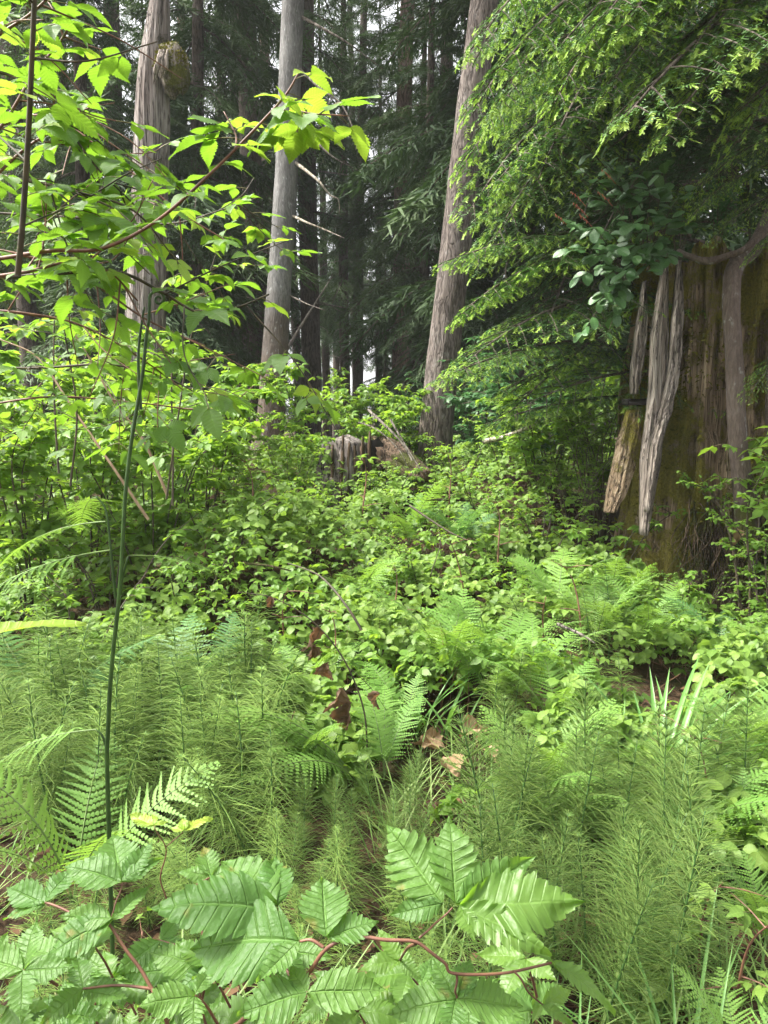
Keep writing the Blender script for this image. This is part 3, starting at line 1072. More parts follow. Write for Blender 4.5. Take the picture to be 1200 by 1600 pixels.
def cedar_stump():
    base = np.array([STX, STY, gzf(STX, STY - .6) - .05])
    root = thing('cedar_stump', 'huge mossy old cedar stump with bleached vertical slabs and a notch', 'stump', base)
    sides, rows = 220, 80
    ztop = 2.55
    V = []
    for i in range(rows + 1):
        t = i / rows
        for j in range(sides):
            a = 2 * math.pi * j / sides
            ca, sa = math.cos(a), math.sin(a)
            top = ztop + .16 * noise.noise(Vector((ca * 2.2, sa * 2.2, 4))) + .10 * noise.noise(Vector((ca * 9, sa * 9, 1)))
            z = -.25 + t * (top + .25)
            fl = math.exp(-max(z, 0) / .55)
            rr = .78 - .05 * z / ztop + .20 * fl * (1 + .7 * math.cos(a * 5 + 1.2)) - .05
            g1 = noise.noise(Vector((ca * 3.2, sa * 3.2, z * .28)))
            g2 = noise.noise(Vector((ca * 9.5, sa * 9.5, z * .45 + 3)))
            g3 = noise.noise(Vector((ca * 30, sa * 30, z * 1.1 + 7)))
            g4 = abs(noise.noise(Vector((ca * 14 + 2, sa * 14, z * .5 + 9))))
            rr += .12 * g1 + .08 * g2 + .035 * g3 - .05 * max(0, .16 - g4) / .16
            # deep rotten bays
            rr -= .16 * max(0, noise.noise(Vector((ca * 2.5 + 4, sa * 2.5, z * .8 + 2)))) * 1.4
            rr -= .10 * sm(.22, .42, noise.noise(Vector((ca * 6 + 1, sa * 6, z * 1.6 + 5))))
            rr += .012 * noise.noise(Vector((ca * 45, sa * 45, z * 6)))
            V.append((rr * ca, rr * sa, z))
    V = np.array(V)
    i, j = np.meshgrid(np.arange(rows), np.arange(sides), indexing='ij')
    F = np.stack([i * sides + j, i * sides + (j + 1) % sides, (i + 1) * sides + (j + 1) % sides, (i + 1) * sides + j], -1).reshape(-1, 4)
    L = np.zeros((len(V), 3))
    L[:, 1] = V[:, 2]
    mb = MB()
    mb.add(V, F, L)
    # hollow broken top
    b = rows * sides
    ring = V[b:b + sides] * np.array([.72, .72, 1]) + np.array([0, 0, -.18])
    ring2 = V[b:b + sides] * np.array([.1, .1, .9]) + np.array([0, 0, -.1])
    V2 = np.vstack([V[b:b + sides], ring, ring2])
    i, j = np.meshgrid(np.arange(2), np.arange(sides), indexing='ij')
    F2 = np.stack([i * sides + j, i * sides + (j + 1) % sides, (i + 1) * sides + (j + 1) % sides, (i + 1) * sides + j], -1).reshape(-1, 4)
    mb.add(V2, F2)
    body_o = mb.obj('stump_body', [M['stump']], root)

    def slab(path, wid, thick, mat='slab'):
        """long split of wood standing against the stump, with grooved face and pointed lower end"""
        P = catmull([W(x, y, Yy) for x, y, Yy in path], 8)
        n = len(P)
        w = np.interp(np.linspace(0, 1, n), np.linspace(0, 1, len(wid)), wid)
        m = 27
        V = []
        for i in range(n):
            for j in range(m):
                u = -1 + 2 * j / (m - 1)
                gx = noise.noise(Vector((u * 3.2, i * .05, wid[0] * 90)))
                V.append(P[i] + np.array([u * w[i] + .008 * noise.noise(Vector((i * .35, u, 2))), -thick * (1 - .55 * u * u) - .022 * gx - .012 * abs(noise.noise(Vector((u * 9, i * .10, wid[0] * 50)))) * 2, 0]))
        nf = len(V)
        for i in range(n):
            for j in range(m):
                u = -1 + 2 * j / (m - 1)
                V.append(P[i] + np.array([u * w[i], thick * .6, 0]))
        V = np.array(V)
        i, j = np.meshgrid(np.arange(n - 1), np.arange(m - 1), indexing='ij')
        A = np.stack([i * m + j, i * m + j + 1, (i + 1) * m + j + 1, (i + 1) * m + j], -1).reshape(-1, 4)
        Fs = [A, A[:, ::-1] + nf]
        for c in (0, m - 1):
            ii = np.arange(n - 1)
            Fs.append(np.stack([ii * m + c, (ii + 1) * m + c, (ii + 1) * m + c + nf, ii * m + c + nf], 1))
        jj = np.arange(m - 1)
        for r_ in (0, n - 1):
            Fs.append(np.stack([r_ * m + jj, r_ * m + jj + 1, r_ * m + jj + 1 + nf, r_ * m + jj + nf], 1))
        mb = MB()
        mb.add(V - base, np.vstack(Fs))
        return mb.obj('wood_slab', [M[mat]], root)

    slab([(1040, 405, 5.38), (1030, 520, 5.32), (1027, 620, 5.28), (1015, 720, 5.22), (1005, 835, 5.14)], [.012, .05, .058, .06, .02], .05)
    slab([(1060, 408, 5.34), (1058, 500, 5.27), (1052, 580, 5.22), (1040, 640, 5.18), (1024, 700, 5.14), (1010, 800, 5.08)], [.008, .034, .036, .034, .026, .010], .04)
    slab([(1006, 440, 5.52), (1000, 530, 5.46), (993, 585, 5.43), (990, 616, 5.42)], [.006, .04, .034, .018], .045)
    slab([(990, 640, 5.40), (982, 690, 5.34), (966, 760, 5.26), (952, 800, 5.2)], [.045, .075, .07, .035], .05, 'stump')
    # springboard notch: near-black plug framed by the slabs, slot's shade put into its colour
    mb = MB()
    c = W(994, 628, 5.40) - base
    V = []
    for y in (-.03, .12):
        for k in range(16):
            a = 2 * math.pi * k / 16
            V.append(c + np.array([.065 * math.copysign(abs(math.cos(a)) ** .5, math.cos(a)), y, .024 * math.copysign(abs(math.sin(a)) ** .5, math.sin(a)) + .004 * math.sin(3 * a)]))
    F = [[k, (k + 1) % 16, 16 + (k + 1) % 16, 16 + k] for k in range(16)] + [[k, k + 1, 15 - k - 1, 15 - k] for k in range(7)]
    mb.add(V, F)
    mb.obj('notch', [M['hole_shade']], root)
    # moss tufts over the face
    mb = MB()
    n = 9500
    a = rng.uniform(R(175), R(365), n)
    z = rng.uniform(.15, 2.2, n)
    keep = np.array([noise.noise(Vector((math.cos(q) * 3, math.sin(q) * 3, w_ * 1.5))) + .5 * noise.noise(Vector((math.cos(q) * 9, math.sin(q) * 9, w_ * 4))) > .06 for q, w_ in zip(a, z)])
    a, z = a[keep], z[keep]
    n = len(a)
    jj = (a / (2 * np.pi) * sides).astype(int) % sides
    ii = np.clip(((z + .25) / (ztop + .25) * rows).astype(int), 0, rows)
    body = body_o.data
    co = np.zeros(len(body.vertices) * 3, np.float32)
    body.vertices.foreach_get('co', co)
    co = co.reshape(-1, 3)
    p = co[ii * sides + jj]
    d = np.stack([np.cos(a), np.sin(a), np.full(n, .1)], 1) + rng.normal(0, .6, (n, 3)) + np.array([0, 0, -.3])
    mb.many(leaflet(1, .4, 2, 1, 1, 0, 0, .2, .3, 'lance'), basis_many(d, rng.normal(0, 1, (n, 3))), p + rng.normal(0, .008, (n, 3)), rng.uniform(.02, .05, n), rng.random(n))
    mb.obj('moss', [M['moss']], root)
    # matted fine roots at the foot
    mb = MB()
    for k in range(150):
        px = rng.uniform(1070, 1215)
        y0 = rng.uniform(770, 880)
        y1 = y0 + rng.uniform(60, 130)
        Yb = 5.12 + rng.uniform(-.16, .05)
        branch(mb, [W(px, y0, Yb + .06), W(px + rng.normal(0, 12), (y0 + y1) / 2, Yb), W(px + rng.normal(-15, 22), y1, Yb - .08)], .0055, .0015, 3, .008, per=3)
    local(mb, base)
    mb.obj('fine_roots', [M['rot']], root)
    return root


cedar_stump()


def nurse_hemlock():
    base = np.array(W(1158, 860, 5.02))
    root = thing('hemlock_tree', 'young hemlock rooted over the big stump with bright lime branch tips', 'tree', base)
    mb = MB()
    path = [(1168, 860, 5.02), (1160, 760, 4.98), (1152, 680, 4.98), (1147, 560, 5.0), (1143, 470, 5.04), (1150, 415, 5.12), (1190, 370, 5.3)]
    P = [W(*p) for p in path]
    P += [P[-1] + np.array([.3, .25, .6]), P[-1] + np.array([.42, .35, 1.6]), P[-1] + np.array([.45, .4, 3.4]), P[-1] + np.array([.45, .4, 7.5])]
    V, F, L = trunk_mesh(P, [.065, .06, .057, .055, .054, .055, .058, .06, .06, .05, .01], 20, .09, (6, 2.5), 0, 21, 90)
    mb.add(V - base, F, L)
    mb.obj('trunk', [M['bark_pole']], root)
    for path, r0, r1 in (([(1230, 335, 5.1), (1195, 362, 5.06), (1165, 388, 5.0), (1135, 400, 5.02), (1105, 408, 5.02), (1075, 400, 5.1), (1060, 392, 5.2)], .026, .015),
                         ([(1215, 500, 5.1), (1203, 600, 5.05), (1207, 720, 5.0), (1220, 800, 4.95)], .034, .022)):
        mb = MB()
        V, F, L = trunk_mesh([W(*p) for p in path], [r0, r0 * .75, r0 * .9, r1], 14, .22, (5, 6), 0, 33, 40)
        mb.add(V - base, F, L)
        mb.obj('root', [M['bark_pole']], root)
    # boughs: (tip px, tip py, tip Y, base px, base py, base Y, mesh)
    rs = np.random.default_rng(3)
    spec = []
    # upper sheet of bright boughs reaching left
    rows = [(-60, 800, 1180), (-20, 770, 1150), (15, 745, 1120), (60, 800, 1180), (75, 755, 1100), (110, 830, 1190), (125, 765, 1110), (160, 745, 1080), (175, 840, 1200), (195, 735, 1060), (225, 780, 1160),
            (240, 745, 1050), (270, 800, 1100), (300, 745, 1020), (330, 770, 1040)]
    for y, xt, xb in rows:
        far = 1.3 if y > 150 else 0
        spec.append((xt + rs.uniform(-15, 15), y + rs.uniform(20, 55), rs.uniform(4.3, 5.2) + far, xt + rs.uniform(310, 390), y - rs.uniform(110, 210), rs.uniform(5.2, 6.0) + far * 1.1, int(rs.integers(4))))
    # nearer bright boughs from beyond the right edge
    for y, xt in ((-70, 900), (-30, 1010), (0, 930), (30, 860), (60, 1040), (80, 960), (95, 900), (130, 1060), (120, 990), (60, 1120), (120, 1150), (165, 1130), (-10, 1130)):
        spec.append((xt + rs.uniform(-25, 25), y + rs.uniform(0, 50), rs.uniform(3.7, 4.4), xt + rs.uniform(300, 400), y - rs.uniform(140, 240), rs.uniform(4.6, 5.4), int(rs.integers(4))))
    # lower left, thinner sprays over the bank
    for y, xt in ((380, 700), (415, 780), (450, 715), (490, 790), (525, 750), (565, 700), (575, 800), (610, 850), (640, 770)):
        spec.append((xt + rs.uniform(-10, 10), y + rs.uniform(10, 35), rs.uniform(5.0, 6.0), xt + rs.uniform(220, 300), y - rs.uniform(10, 60), rs.uniform(6.2, 6.9), int(rs.integers(3))))
    # small sprays in front of the stump's top and right side
    for xt, yt, xb, yb in ((1075, 335, 1230, 250), (1120, 370, 1250, 290), (1165, 400, 1290, 330), (1170, 610, 1290, 540), (1090, 300, 1240, 210)):
        spec.append((xt, yt, rs.uniform(4.5, 4.75), xb, yb, rs.uniform(4.8, 5.0), int(rs.integers(4))))
    for xt, yt, Yt, xb, yb, Yb, k in spec:
        a, b = W(xt, yt, Yt), W(xb, yb, Yb)
        d = a - b
        l = np.linalg.norm(d)
        o = put('bough', NB[k], root, b - base, None, l / 1.0)
        d2 = nrm(d) + np.array([0, 0, (.18, .3, .42, .25)[k] * .7])
        quat_rot(o, d2, (0, 0, 1), rs.normal(0, .14))
    # boughs deeper in, their shade put into a darker needle colour
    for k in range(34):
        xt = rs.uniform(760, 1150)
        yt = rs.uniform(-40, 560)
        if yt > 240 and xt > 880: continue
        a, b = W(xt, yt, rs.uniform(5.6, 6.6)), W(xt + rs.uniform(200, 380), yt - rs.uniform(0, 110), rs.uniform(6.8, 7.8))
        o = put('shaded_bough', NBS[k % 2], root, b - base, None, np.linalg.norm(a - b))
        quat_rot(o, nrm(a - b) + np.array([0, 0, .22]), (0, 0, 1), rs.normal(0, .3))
    return root


nurse_hemlock()

# ------------------------------------------------------------------ leaves, templates and shared meshes
SAL_KW = dict(wr=.60, veins=10, rpv=4, na=3, tooth=.24, pleat=.009, prof='salmon')
SAL = [trifoliate(.55, .82, 66, seed=s, stalk_r=.014, fold=f, droop=d, wave=.03, **SAL_KW) for s, f, d in ((1, .12, .18), (2, .3, .3), (3, .05, .1), (4, .2, .45), (5, .35, .15))]


def Tmesh(T, name, mats):
    mb = MB()
    mb.addT(T)
    return mb.mesh(name, mats)


SAL_M = [Tmesh(t, 'leaf', [M['salmon'], M['petiole']]) for t in SAL]
SAL_N = [Tmesh(t, 'young_leaf', [M['salmon_new'], M['petiole']]) for t in SAL[:3]]
BR_KW = dict(wr=.80, veins=6, rpv=1, na=1, tooth=.07, pleat=0, prof='round', sweep=.15)
BRT = [trifoliate(.5, .85, 72, seed=s + 10, stalk_r=.018, sides=3, fold=f, droop=d, **BR_KW) for s, f, d in ((1, .25, .25), (2, .1, .35), (3, .4, .15))]
SHT = [trifoliate(.5, .8, 64, seed=s + 20, stalk_r=.016, sides=3, fold=f, droop=d, wr=.6, veins=6, rpv=1, na=1, tooth=.2, pleat=0, prof='salmon', sweep=.35) for s, f, d in ((1, .25, .3), (2, .1, .2), (3, .35, .4))]
OVAL = [leaflet(1, .62, 6, 1, 1, 0, 0, f, d, 'oval', .1, seed=s) for s, f, d in ((1, .2, .2), (2, .35, .35))]

# ------------------------------------------------------------------ bramble thicket
def canopy_h(x, y):
    h = .27 + .14 * np.sin(2.3 * x + .7) * np.cos(1.9 * y + .4) + .10 * np.sin(5.1 * x + 1.3 * y) * np.sin(4.3 * y - x)
    h = h + .22 * np.exp(-(((x + 1.0) / .9) ** 2 + ((y - 5.0) / .7) ** 2))
    h = h + 1.05 * np.exp(-(((x - 1.75) / .55) ** 2 + ((y - 7.0) / .8) ** 2))
    h = h + .25 * np.exp(-(((x + .1) / 1.2) ** 2 + ((y - 8.2) / 1.0) ** 2))
    h = h * sm(2.45, 3.4, y + .25 * np.sin(3 * x)) + .30 * sm(.32, .46, x / y) * sm(3.2, 2.4, y)
    return np.maximum(h, .03)


def thicket():
    mb = MB()
    n = 41000
    # denser near
    y = 1.5 + (10.8 - 1.5) * rng.random(n) ** 1.2
    x = rng.uniform(-1, 1, n) * (0.62 * y + .35)
    patch = np.array([noise.noise(Vector((a * .9, b * .9, 2))) + .5 * noise.noise(Vector((a * 2.4, b * 2.4, 9))) for a, b in zip(x, y)])
    keep = (y > 2.6) | ((x > .34 * y) & (rng.random(n) < .55))
    keep &= patch > -.34 + .25 * (y < 3.3)
    # nothing grows inside the stump or the tree feet
    keep &= ((x - STX) ** 2 + (y - STY) ** 2) > 1.0
    fx, fy = W(676, 722, 8.6)[:2]
    keep &= ((x - fx) ** 2 + (y - fy) ** 2) > .14
    keep &= ~((((x - .27) / .34) ** 2 + ((y - 3.05) / .36) ** 2) < 1)
    keep &= (y > 2.9) | (x > .2) | (rng.random(n) < .35)
    x, y, patch = x[keep], y[keep], patch[keep]
    n = len(x)
    h = canopy_h(x, y) * (1 + .35 * patch)
    lev = rng.random(n) ** .38
    z = gz(x, y) + h * lev + rng.normal(0, .02, n)
    a = rng.uniform(0, 2 * np.pi, n)
    D = np.stack([np.cos(a), np.sin(a), rng.normal(-.05, .28, n)], 1)
    up = np.tile([-.10, -.30, 1.0], (n, 1)) + rng.normal(0, .32, (n, 3))
    s = rng.uniform(.042, .07, n) * (1 - .12 * (y > 6)) * (.75 + .5 * rng.random(n) ** 2)
    shr = .55 + .45 * rng.random(n)
    sp2 = np.array([noise.noise(Vector((a_ * 1.6 + 40, b_ * 1.6, 3))) + .6 * noise.noise(Vector((a_ * 5, b_ * 5, 30))) for a_, b_ in zip(x, y)]) > .16
    s = np.where(sp2, s * .62, s)
    for k in range(2):
        sel = sp2 & (np.arange(n) % 2 == k)
        T2 = dict(SHT[k])
        T2['M'] = np.where(T2['M'] == 0, 3, 1)
        B = basis_many(D[sel], up[sel])
        mb.many(T2, B, np.stack([x, y, z + .05], 1)[sel] - B[:, :, 1] * (s[sel] * 1.2)[:, None], s[sel] * 1.5, rng.random(sel.sum()))
    for k in range(3):
        sel = (np.arange(n) % 3 == k) & ~sp2
        D2 = D[sel]
        B = basis_many(D2, up[sel])
        ll = s[sel]
        off = B[:, :, 1] * (ll * .9)[:, None]
        mb.many(BRT[k], B, np.stack([x, y, z], 1)[sel] - off, ll, rng.random(ll.size))
    # wiry stems
    st = rng.choice(n, 1500, replace=False)
    for k in st:
        p0 = np.array([x[k] + rng.normal(0, .06), y[k] + rng.normal(0, .06), gzf(x[k], y[k]) - .01])
        p1 = np.array([x[k], y[k], z[k]])
        V, F, L = tube([p0, (p0 + p1) / 2 + rng.normal(0, .02, 3), p1], [.0025, .0012], 3, 0, False)
        mb.add(V, F, L, 2)
    tag(mb.obj('bramble_thicket', [M['bramble'], M['green_stem'], M['cane'], M['shrub']]), 'low tangle of bright green three-leaf brambles covering the middle ground', 'brambles', kind='stuff')
    print('thicket', n)


thicket()


def litter():
    mb = MB()
    n = 3800
    y = 1.0 + 6 * rng.random(n) ** 1.5
    x = rng.uniform(-1, 1, n) * (.6 * y + .3)
    z = gz(x, y) + rng.uniform(.005, .05, n)
    a = rng.uniform(0, 6.28, n)
    D = np.stack([np.cos(a), np.sin(a), rng.normal(0, .3, n)], 1)
    B = basis_many(D, np.tile([0, 0, 1.0], (n, 1)) + rng.normal(0, .4, (n, 3)))
    T = leaflet(1, .6, 5, 1, 1, .2, 0, .3, .3, 'salmon', .3)
    mb.many(T, B, np.stack([x, y, z], 1), rng.uniform(.03, .075, n), rng.random(n))
    for k in range(420):
        yy = rng.uniform(1.2, 5)
        p = np.array([rng.uniform(-1, 1) * (.5 * yy + .2), yy, 0])
        p[2] = gzf(p[0], p[1]) + rng.uniform(.01, .06)
        d = rng.normal(0, 1, 3) * (.1, .1, .015)
        branch(mb, [p - d, p + rng.normal(0, .01, 3), p + d], .003, .0012, 3, per=3)
    tag(mb.obj('leaf_litter', [M['litter']]), 'dry brown leaf litter and twigs scattered on the soil', 'leaf litter', kind='stuff')


litter()


def fine_grass():
    mb = MB()
    T = leaflet(1, .022, 6, 1, 1, 0, 0, .4, .35, 'lance', 0)
    n = 5200
    y = 1.0 + 2.3 * rng.random(n)
    x = rng.uniform(-1, 1, n) * (.55 * y + .15)
    pt = np.array([noise.noise(Vector((a * 1.8, b * 1.8, 20))) for a, b in zip(x, y)])
    k = (pt > -.02) | ((x > .35) & (rng.random(n) < .8))
    x, y = x[k], y[k]
    n = len(x)
    a = rng.uniform(0, 6.28, n)
    D = np.stack([np.cos(a) * .55, np.sin(a) * .55, rng.uniform(.5, 1.2, n)], 1)
    mb.many(T, basis_many(D, np.stack([np.cos(a), np.sin(a), 0 * a], 1) * -1 + np.array([0, 0, .4])), np.stack([x, y, gz(x, y)], 1), rng.uniform(.12, .34, n), rng.random(n))
    tag(mb.obj('grass', [M['grass_fine']]), 'thin green grass growing between the horsetails', 'grass', kind='stuff')


fine_grass()

# ------------------------------------------------------------------ horsetails
def horsetail(seed, H=.65, nw=15, blen=.13, rise=.5, arch=.6):
    rs = np.random.default_rng(seed)
    stem = MB()
    lean = rs.normal(0, .08, 2)
    ts = np.linspace(0, 1, 12)
    ax = np.stack([lean[0] * H * ts ** 2, lean[1] * H * ts ** 2, H * ts], 1)
    V, F, L = tube(ax, [.0042, .0036, .0012], 6)
    stem.add(V, F, L)
    wh = MB()
    for t in np.linspace(.12, .98, nw):
        p = np.array([np.interp(t, ts, ax[:, k]) for k in range(3)])
        prof = min(1, (1 - t) * 2.6 + .12) * (.55 + .45 * min(1, t / .3))
        k = int(rs.integers(17, 23))
        a0 = rs.uniform(0, 6.28)
        for q in range(k):
            a = a0 + 2 * math.pi * q / k + rs.normal(0, .1)
            l = 1.15 * blen * prof * rs.uniform(.7, 1.15)
            h = np.array([math.cos(a), math.sin(a), 0])
            up = rise * (.7 + .6 * t) + rs.normal(0, .12)
            qs = np.linspace(0, 1, 4)[:, None]
            P = p + h * l * qs + np.array([0, 0, 1]) * l * (up * qs - arch * .55 * qs ** 2)
            V, F, L = tube(P, [.0013, .0011, .0006], 3, rs.random() * .9, False)
            wh.add(V, F, L)
    return stem, wh


HT = []
for s, H, nw, bl, ri, ar in ((1, .62, 15, .13, .45, .7), (2, .70, 17, .12, .6, .6), (3, .55, 14, .14, .35, .8), (4, .66, 16, .115, .75, .4), (5, .48, 13, .12, .5, .6), (6, .72, 15, .135, .7, .45)):
    a, b = horsetail(s, H, nw, bl, ri, ar)
    sm_ = a.mesh('stem', [M['horsetail_stem']])
    HT.append((sm_, b.mesh('whorls', [M['horsetail']]), b.mesh('whorls', [M['horsetail_dark']]), H))


def horsetails(n, xr, yr, hr, label, group, dark=False, var=None, lean=.15, mind=.05):
    pts = []
    tries = 0
    while len(pts) < n and tries < n * 60:
        tries += 1
        y = rng.uniform(*yr)
        x = rng.uniform(xr[0], xr[1]) if not callable(xr) else rng.uniform(*xr(y))
        if any((x - a) ** 2 + (y - b) ** 2 < mind ** 2 for a, b in pts):
            continue
        pts.append((x, y))
    for x, y in pts:
        k = int(rng.integers(len(HT))) if var is None else int(rng.choice(var))
        st, wl, wd, H = HT[k]
        s = rng.uniform(*hr) / H
        o = thing('horsetail', label, 'horsetail', (x, y, gzf(x, y) - .01), 0, group, s)
        o.rotation_euler = (rng.normal(0, lean), rng.normal(0, lean), rng.uniform(0, 6.28))
        put('stem', st, o)
        put('whorls', wd if dark else wl, o)


horsetails(105, lambda y: (-.55 * y, -.145 * y - .02), (2.4, 3.55), (.34, .64), 'feathery pale green horsetail in the dense patch behind the tall fern stalk', 'horsetails in the dense patch', var=[0, 1, 2, 4])
horsetails(44, (-.95, .25), (1.15, 2.2), (.20, .40), 'short horsetail under the foreground salmonberry leaves', 'horsetails under the foreground leaves', var=[0, 2, 4])
horsetails(15, lambda y: (-.13 * y, .05 * y), (2.15, 2.75), (.26, .38), 'small bushy horsetail in front of the arching fern beside bare soil', 'small horsetails by bare soil', True, var=[3, 5], lean=.06)
horsetails(38, lambda y: (.15 * y, .50 * y), (1.75, 2.75), (.36, .68), 'tall green horsetail with dark jointed stem right of the foreground leaves', 'tall horsetails right of the foreground leaves', True, var=[1, 3, 5], lean=.12)
horsetails(14, lambda y: (-.2 * y, .42 * y), (3.3, 4.6), (.38, .55), 'lone thin horsetail rising among the brambles', 'horsetails among the brambles')

# ------------------------------------------------------------------ ferns
def frond(seed, L=.55, pairs=20, width=.32, arch=.9, start=.16, lobes=9, tri=False, el=62):
    rs = np.random.default_rng(seed)
    blade, rac = MB(), MB()
    n = 26
    s = np.linspace(0, 1, n)
    e = R(el) - arch * 1.05 * s ** 1.3
    ds = L / (n - 1)
    y = np.concatenate([[0], np.cumsum(np.cos(e[:-1]) * ds)])
    z = np.concatenate([[0], np.cumsum(np.sin(e[:-1]) * ds)])
    xw = rs.normal(0, .03) * L * s ** 2
    ax = np.stack([xw, y, z], 1)
    V, F, Lf = tube(ax, [.0032 * L / .55, .0024 * L / .55, .0006], 5)
    rac.add(V, F, Lf)
    r0 = rs.random() * .5
    lobes_v = []
    for i, t in enumerate(np.linspace(start, .99, pairs)):
        p = np.array([np.interp(t, s, ax[:, k]) for k in range(3)])
        tn = np.array([0, math.cos(np.interp(t, s, e)), math.sin(np.interp(t, s, e))])
        q = (t - start) / (1 - start)
        if tri:
            pl = width * L * (1 - q) ** .85 * .95 + .008
        else:
            pl = width * L * (math.sin(math.pi * min(1, (q * .72 + .22)))) ** 1.1 * (1 if q < .8 else 1 - (q - .8) * 3.4) + .006
        sp = L * (1 - start) / pairs
        for sd in (-1, 1):
            S = np.array([sd, 0, 0.0])
            a = R(14 + 26 * q + rs.normal(0, 6))
            D = nrm(S * math.cos(a) + tn * math.sin(a))
            Nn = nrm(np.cross(D, tn)) * (1 if sd > 0 else -1)
            E = np.cross(Nn, D) * sd
            dr = rs.uniform(.05, .50)
            nl = max(2, int(lobes * pl / (width * L) + .5))
            for k in range(nl):
                g = (k + .5) / nl
                c = p + D * pl * g - Nn * dr * pl * g * g
                ll = sp * (.44 if tri else .47) * (1 - g * .80) * rs.uniform(.85, 1.1) + .001
                wv = pl / nl * .5
                for s2 in (-1, 1):
                    dirL = nrm(E * s2 + D * .45)
                    b0 = c - D * wv
                    b1 = c + D * wv
                    m0 = c + dirL * ll * .5 - D * wv * .92 - Nn * ll * .02
                    m1 = c + dirL * ll * .5 + D * wv * .92 - Nn * ll * .02
                    tp = c + dirL * ll - Nn * ll * .09
                    lobes_v.append((b0, b1, m1, m0, tp + D * wv * .3, tp - D * wv * .2, r0 + .3 * rs.random()))
    n = len(lobes_v)
    V = np.array([[a, b, c, d, e_, f] for a, b, c, d, e_, f, _ in lobes_v]).reshape(-1, 3)
    rr = np.repeat(np.array([l[-1] for l in lobes_v]), 6)
    Lf = np.zeros((len(V), 3))
    Lf[:, 2] = rr
    b = np.arange(n) * 6
    F = np.vstack([np.stack([b, b + 1, b + 2, b + 3], 1), np.stack([b + 3, b + 2, b + 4, b + 5], 1)])
    blade.add(V, F, Lf)
    return blade, rac


FR = []
for s_, L_, w_, ar_, tri_, el_, lb_ in ((1, .55, .22, .75, False, 68, 9), (2, .6, .20, 1.0, False, 70, 9), (3, .5, .25, .6, False, 58, 9), (4, .62, .21, 1.2, False, 74, 9), (5, .6, .36, .8, True, 50, 24)):
    bl, rc = frond(s_, L_, 22 if not tri_ else 19, w_, ar_, .2, lb_, tri_, el_)
    mbm = MB()
    t1, t2 = bl.T(), rc.T()
    mbm.addT(t1)
    t2['M'] = np.ones(len(t2['F']), int)
    mbm.addT(t2)
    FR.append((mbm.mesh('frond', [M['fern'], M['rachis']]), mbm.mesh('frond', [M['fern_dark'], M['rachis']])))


def fern(px, py, Y, size, label, group=None, n=6, dark=False, var=(0, 1, 2, 3), az=None, tilt=0.0, ground=True):
    p = W(px, py, Y)
    if ground:
        p[2] = gzf(p[0], Y) + .35 * float(canopy_h(p[0], Y))
    o = thing('fern', label, 'fern', p, 0, group, size / .55)
    a0 = rng.uniform(0, 6.28)
    for k in range(n):
        a = (a0 + 2 * math.pi * k / n + rng.normal(0, .25)) if az is None else R(rng.uniform(*az))
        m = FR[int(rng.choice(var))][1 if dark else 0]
        put('frond', m, o, (0, 0, 0), (rng.normal(tilt, .14), rng.normal(0, .15), a - math.pi / 2), rng.uniform(.78, 1.12))
    return o


G_F = 'ferns growing among the brambles'
fern(560, 1165, 2.95, .62, 'light green arching fern under the withered brown leaves, its fronds spread to the left', G_F, 6, az=(150, 225), tilt=-.30, ground=True)
fern(600, 1175, 2.95, .40, 'fern right of the arching one with short upright fronds', G_F, 5, az=(40, 110), tilt=-.1)
fern(630, 1200, 3.2, .38, 'smaller fern left of the fallen pale leaves', G_F, 4, az=(60, 160))
fern(820, 1270, 2.6, .46, 'pale fern with drooping fronds behind the foreground salmonberry tip', G_F, 7, az=(-110, 100), tilt=-.15)
fern(770, 1130, 3.45, .42, 'upright fern behind the pale brown fallen leaves', G_F, 6)
fern(850, 1240, 2.75, .48, 'pale fern among the left edge of the tall horsetails', G_F, 7)
fern(1165, 1350, 2.4, .40, 'fern at the right edge beside the tall horsetails', G_F, 7)
fern(1200, 1480, 1.95, .30, 'fern at the right edge in front of the leafy stalk', G_F, 6)
fern(700, 1010, 3.7, .55, 'tall fern with upright fronds beside the thin grass tuft', G_F, 7)
fern(790, 1000, 3.9, .55, 'yellow green fern in the middle of the thicket right of the tuft', G_F, 7)
fern(930, 990, 4.2, .50, 'large fern in front of the stump, left one of a pair', G_F, 8)
fern(1010, 1000, 4.4, .48, 'large fern in front of the stump, right one of a pair', G_F, 8)
fern(960, 900, 4.75, .48, 'fern with a tall frond against the foot of the bleached slab', G_F, 6)
fern(1165, 1190, 3.0, .48, 'fern at the right edge above the sedge blades', G_F, 7)
fern(1080, 1330, 2.45, .42, 'broad fern behind the tall horsetails at right', G_F, 7)
fern(1180, 1540, 1.5, .30, 'small fern in the bottom right corner of the scene', G_F, 6)
fern(990, 1600, 1.25, .26, 'little fern at the foot of the tall horsetails', G_F, 6)
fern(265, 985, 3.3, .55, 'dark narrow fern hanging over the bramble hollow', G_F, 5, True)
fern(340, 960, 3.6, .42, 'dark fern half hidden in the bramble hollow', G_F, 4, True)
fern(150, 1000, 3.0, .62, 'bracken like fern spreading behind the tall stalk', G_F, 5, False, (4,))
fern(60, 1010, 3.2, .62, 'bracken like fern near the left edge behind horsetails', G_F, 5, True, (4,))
fern(110, 1330, 2.2, .60, 'flat fern fronds in front of the horsetail patch by the stalk', G_F, 5, False, (0, 3))
fern(640, 820, 5.8, .55, 'fern in front of the rotten log', G_F, 6)
fern(720, 840, 5.6, .5, 'dim fern below the leaning fir', G_F, 6, True)
fern(560, 900, 4.7, .45, 'fern with a curled frond in the middle of the brambles', G_F, 5)
fern(870, 960, 4.5, .52, 'yellow green fern behind the erect leafy stalk', G_F, 7)
fern(1030, 930, 4.7, .42, 'fern with upright fronds right below the bleached slabs', G_F, 7)
